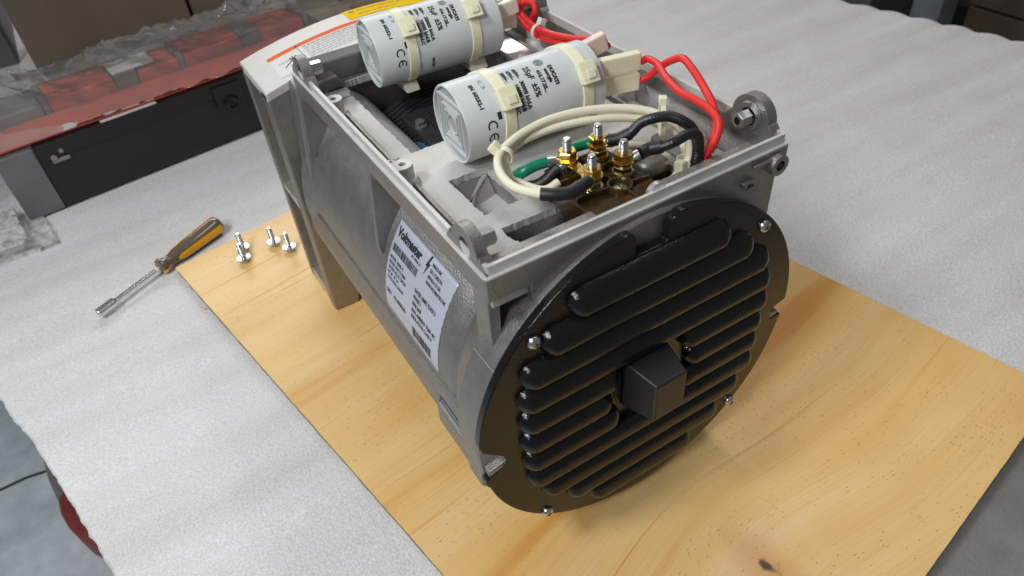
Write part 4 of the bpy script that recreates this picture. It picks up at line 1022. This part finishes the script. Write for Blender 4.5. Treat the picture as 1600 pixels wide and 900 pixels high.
# ---- terminal block
tb = obj('terminal_block', MB().prism([(.0955, .0100), (.1560, .0085), (.1575, .0860), (.1015, .0875), (.0945, .0600)], 'z', .3225, .3405), 'brown', G, bevel=.0018, seg=3)
mb = MB().box(.0975, .1280, .0105, .0225, .3406, .3430).box(.1345, .1550, .0120, .0250, .3406, .3430)
def ringwall(mb, x, y, r0, r1, z0, z1, n=28): return mb.lathe([(0, r0), (0, r1), (z1 - z0, r1), (z1 - z0, r0), (0, r0)], (x, y, z0), (0, 0, 1), n)
ringwall(mb, .1305, .0305, .0075, .0095, .3406, .3462); ringwall(mb, .1290, .0590, .0045, .0065, .3406, .3462)
for (x0, y0, x1, y1) in ((.1215, .0330, .0960, .0350), (.1398, .0300, .1550, .0275), (.1300, .0398, .1292, .0528), (.1310, .0212, .1315, .0105), (.1355, .0590, .1560, .0600), (.1225, .0590, .0990, .0600), (.1290, .0655, .1285, .0855)):
    d = Vector((x1 - x0, y1 - y0, 0)).normalized(); n = Vector((-d.y, d.x, 0)) * .0009
    v = [(x0 + n.x, y0 + n.y), (x1 + n.x, y1 + n.y), (x1 - n.x, y1 - n.y), (x0 - n.x, y0 - n.y)]
    mb.prism(v, 'z', .3406, .3452)
obj('block_rib', mb, 'brown', tb, bevel=.0004)
obj('screw_well', MB().cyl((.1305, .0305, .3406), (.1305, .0305, .3409), .0074, 24), 'dark', tb)
mb = MB().lathe([(0, 0), (0, .0056), (.0018, .0050), (.0024, 0)], (.1305, .0305, .3410), (0, 0, 1), 24)
cs = obj('centre_screw', mb, 'zinc', tb); obj('slot', MB().box(.1300, .1310, .0254, .0356, .3431, .3436), 'dark', cs, smooth=False)
for (x, y) in ((.1000, .020), (.152, .020), (.1040, .078), (.150, .078)): obj('block_pillar', MB().cyl((x, y, .2700), (x, y, .3224), .005, 14), 'brown', tb)
ST = [(.1430, .0740), (.1130, .0715), (.1140, .0420), (.1435, .0440)]
for i, (x, y) in enumerate(ST):
    obj('stud_pad', MB().cyl((x, y, .3406), (x, y, .3440), .0085, 24, .0006), 'brown', tb)
    pr = [(0, 0), (0, .0034)]; zz = .001
    while zz < .027: pr += [(zz, .0034), (zz + .0005, .0028)]; zz += .0011
    pr += [(.0282, .0030), (.0288, .0026), (.0288, 0)]
    obj('threaded_stud', MB().lathe(pr, (x, y, .3415), (0, 0, 1), 16), 'zinc', tb)
    obj('flat_washer', MB().lathe([(0, .0030), (0, .0080), (.0009, .0080), (.0009, .0030)], (x, y, .3441), (0, 0, 1), 28), 'zinc' if i else 'brass', tb)
    obj('hex_nut', MB().hexa((x, y, .3451), (x, y, .3500), .0074, rot=.2 + i), 'brass', tb, ang=30)
    obj('spring_washer', MB().lathe([(0, .0030), (0, .0080), (.0010, .0080), (.0010, .0030)], (x, y, .3532), (0, 0, 1), 28), 'brass', tb)
    obj('hex_nut', MB().hexa((x, y, .3543), (x, y, .3605), .0072, rot=.7 + i * .8), 'brass', tb, ang=30)
mb = MB().prism([(.1085, .0760), (.1175, .0760), (.1185, .0380), (.1095, .0380)], 'z', .3508, .3520); obj('jumper_bar', mb, 'brass', tb, bevel=.0003)
def ring_term(name, c, to, mat='zinc'):
    c, to = Vector(c), Vector(to); d = (to - c); Ln = d.length; d.normalize()
    mb = MB().lathe([(0, .0034), (0, .0070), (.0011, .0070), (.0011, .0034), (0, .0034)], c, (0, 0, 1), 24)
    mb.cyl(c + d * .0055, c + d * .0105, .0030, 14, r1=.0042).cyl(c + d * .0100, to, .0045, 16)
    return obj(name, mb, mat, G, ang=50)

# ---- cables
def cable(name, pts, r, mat, n=12, parent=G, **k): return obj(name, MB().tube(pts, r, n, 8, **k), mat, parent, clean=False, ang=80)
white_outer=[(0.0706, 0.0384, 0.357), (0.0636, 0.0506, 0.356), (0.06, 0.0663, 0.355), (0.062, 0.0838, 0.356), (0.0696, 0.0981, 0.358), (0.084, 0.1067, 0.36), (0.1049, 0.1122, 0.362), (0.1292, 0.1131, 0.363), (0.1567, 0.1087, 0.362), (0.1809, 0.099, 0.36), (0.1993, 0.0856, 0.357), (0.2102, 0.0712, 0.352), (0.2139, 0.0574, 0.346), (0.2112, 0.0459, 0.338), (0.1984, 0.0352, 0.332), (0.1837, 0.0297, 0.328), (0.1748, 0.0304, 0.322)]
white_inner=[(0.0965, 0.0599, 0.345), (0.0844, 0.0605, 0.343), (0.0773, 0.0774, 0.342), (0.0728, 0.0905, 0.346), (0.0769, 0.102, 0.351), (0.0921, 0.1116, 0.353), (0.1099, 0.1116, 0.356), (0.1347, 0.1082, 0.357), (0.1605, 0.1012, 0.356), (0.1864, 0.0934, 0.352), (0.2041, 0.0829, 0.348), (0.2162, 0.0729, 0.34), (0.2176, 0.0614, 0.333), (0.2102, 0.0494, 0.328), (0.1956, 0.0411, 0.322), (0.1822, 0.0387, 0.318)]
black_sleeve=[(0.0693, 0.0404, 0.357), (0.0759, 0.0344, 0.357), (0.0859, 0.0296, 0.357), (0.0943, 0.03, 0.358), (0.1025, 0.0316, 0.358)]
black_low=[(0.0791, 0.0838, 0.335), (0.087, 0.0752, 0.338), (0.095, 0.0722, 0.342), (0.1025, 0.0719, 0.347), (0.109, 0.0696, 0.35)]
green=[(0.0741, 0.0929, 0.338), (0.0798, 0.0833, 0.348), (0.0893, 0.0801, 0.352), (0.0989, 0.0763, 0.354)]
green_back=[(0.1279, 0.0858, 0.35), (0.1362, 0.083, 0.351), (0.1435, 0.0798, 0.352)]
black_a=[(0.1484, 0.0686, 0.357), (0.1544, 0.064, 0.358), (0.1623, 0.0596, 0.362), (0.1698, 0.0581, 0.368), (0.1772, 0.0526, 0.372), (0.1868, 0.0461, 0.373), (0.1937, 0.0376, 0.37), (0.2001, 0.0326, 0.362), (0.2026, 0.0296, 0.35), (0.1987, 0.0264, 0.338), (0.1957, 0.0284, 0.325)]
black_b=[(0.155, 0.039, 0.357), (0.1629, 0.0386, 0.358), (0.1693, 0.0316, 0.361), (0.1774, 0.0267, 0.365), (0.1888, 0.0269, 0.366), (0.1972, 0.0254, 0.362), (0.2027, 0.0283, 0.345), (0.199, 0.0282, 0.333), (0.1925, 0.0288, 0.322)]
red_1=[(0.2428, 0.146, 0.364), (0.2487, 0.1447, 0.365), (0.2466, 0.1288, 0.366), (0.2353, 0.1058, 0.367), (0.2269, 0.0792, 0.367), (0.2268, 0.0586, 0.367), (0.2258, 0.0433, 0.366), (0.2225, 0.0302, 0.362), (0.2166, 0.0258, 0.352), (0.21, 0.0272, 0.34), (0.207, 0.0309, 0.325)]
red_2=[(0.2442, 0.1482, 0.345), (0.2502, 0.1426, 0.35), (0.2516, 0.131, 0.362), (0.2522, 0.1181, 0.372), (0.2534, 0.1074, 0.377), (0.2492, 0.0919, 0.376), (0.2433, 0.0737, 0.372), (0.2349, 0.0534, 0.368), (0.2301, 0.0417, 0.362), (0.2236, 0.0332, 0.356), (0.2179, 0.0316, 0.345), (0.2112, 0.0321, 0.332)]
red_3=[(0.2278, 0.1783, 0.375), (0.2296, 0.1996, 0.37), (0.2317, 0.2329, 0.36), (0.2336, 0.2686, 0.352), (0.2329, 0.2967, 0.35), (0.234, 0.32, 0.352), (0.2357, 0.3346, 0.358), (0.2413, 0.3425, 0.365), (0.2508, 0.3445, 0.37)]
red_4=[(0.232, 0.1792, 0.37), (0.2318, 0.2075, 0.362), (0.2336, 0.2467, 0.35), (0.2366, 0.2914, 0.34), (0.2364, 0.3176, 0.342), (0.24, 0.343, 0.345), (0.2466, 0.3605, 0.352), (0.2552, 0.3734, 0.36)]
red_5=[(0.2345, 0.3333, 0.352), (0.2374, 0.333, 0.362), (0.2391, 0.3238, 0.368), (0.2402, 0.3134, 0.368), (0.2393, 0.3104, 0.36), (0.2417, 0.3198, 0.352)]
cable('cream_cable', white_outer, .0034, 'cream_braid'); cable('cream_cable', white_inner, .0032, 'cream_braid')
cable('heatshrink_sleeve', black_sleeve, .0047, 'heatshrink'); cable('heatshrink_sleeve', black_low, .0046, 'heatshrink')
cable('green_wire', green, .0044, 'green'); cable('green_wire', green_back, .0042, 'green')
ring_term('ring_terminal', (.1130, .0715, .3521), (.0975, .0765, .3540)); ring_term('ring_terminal', (.1130, .0715, .3503), (.1075, .0700, .3495))
ring_term('ring_terminal', (.1430, .0740, .3505), (.1510, .0665, .3565)); ring_term('ring_terminal', (.1435, .0440, .3505), (.1550, .0395, .3560)); ring_term('ring_terminal', (.1140, .0420, .3505), (.1040, .0330, .3560))
cable('black_cable', black_a, .0041, 'black_braid'); cable('black_cable', black_b, .0041, 'black_braid')
cable('heatshrink_sleeve', black_a[:3], .0049, 'heatshrink'); cable('heatshrink_sleeve', black_b[:3], .0049, 'heatshrink')
cable('red_wire', red_1, .0032, 'red_braid'); cable('red_wire', red_2, .0032, 'red_braid'); cable('red_wire', red_3, .0033, 'red_braid'); cable('red_wire', red_4, .0033, 'red_braid'); cable('red_wire', red_5, .0032, 'red_braid')
cable('cream_cable', [(.150, .089, .330), (.163, .083, .333), (.176, .078, .338), (.19, .072, .334), (.203, .060, .325)], .0032, 'cream_braid')
def tie(c, axis, r, head_dir, ln=.0, sc_=1.0, mat='nylon', squash=1.0):
    c, a, h = Vector(c), Vector(axis).normalized(), Vector(head_dir); h = (h - a * a.dot(h)).normalized(); s = a.cross(h)
    mb = MB(); V = []; n = 28
    for k in range(n):
        t = 2 * pi * k / n
        for (da, dr) in ((-.0018, 0), (-.0018, .0009), (.0018, .0009), (.0018, 0)): V.append(c + a * da * sc_ + h * (r * squash + dr) * cos(t) + s * (r + dr) * sin(t))
    mb.add(V, [(4 * k + j, 4 * k + (j + 1) % 4, (4 * k + 4 + (j + 1) % 4) % (4 * n), (4 * k + 4 + j) % (4 * n)) for k in range(n) for j in range(4)])
    o = obj('cable_tie', mb, mat, G, clean=False)
    q = c + h * (r * squash + .0030 * sc_)
    v = [q + a * i * .0031 * sc_ + s * j * .0034 * sc_ + h * k * .0032 * sc_ for k in (-1, 1) for i, j in ((-1, -1), (1, -1), (1, 1), (-1, 1))]
    obj('tie_head', MB().add(v, [(0, 3, 2, 1), (4, 5, 6, 7), (0, 1, 5, 4), (1, 2, 6, 5), (2, 3, 7, 6), (3, 0, 4, 7)]), mat, o, bevel=.0009)
tie((.0760, .1010, .3550), (.6, .5, 0), .0068, (-.9, .5, .9), squash=.9, sc_=1.15)
tie((.1965, .0640, .3600), (.75, -.5, 0), .0105, (0, .1, 1), squash=1.15)
tie((.2020, .0340, .3350), (-.1, -.2, -1), .0112, (-1, -.2, .0), squash=.8, sc_=1.2)
tie((.2335, .2970, .3460), (.02, -1, .05), .0070, (.5, .1, .9), sc_=1.1, mat='nylon_clear')
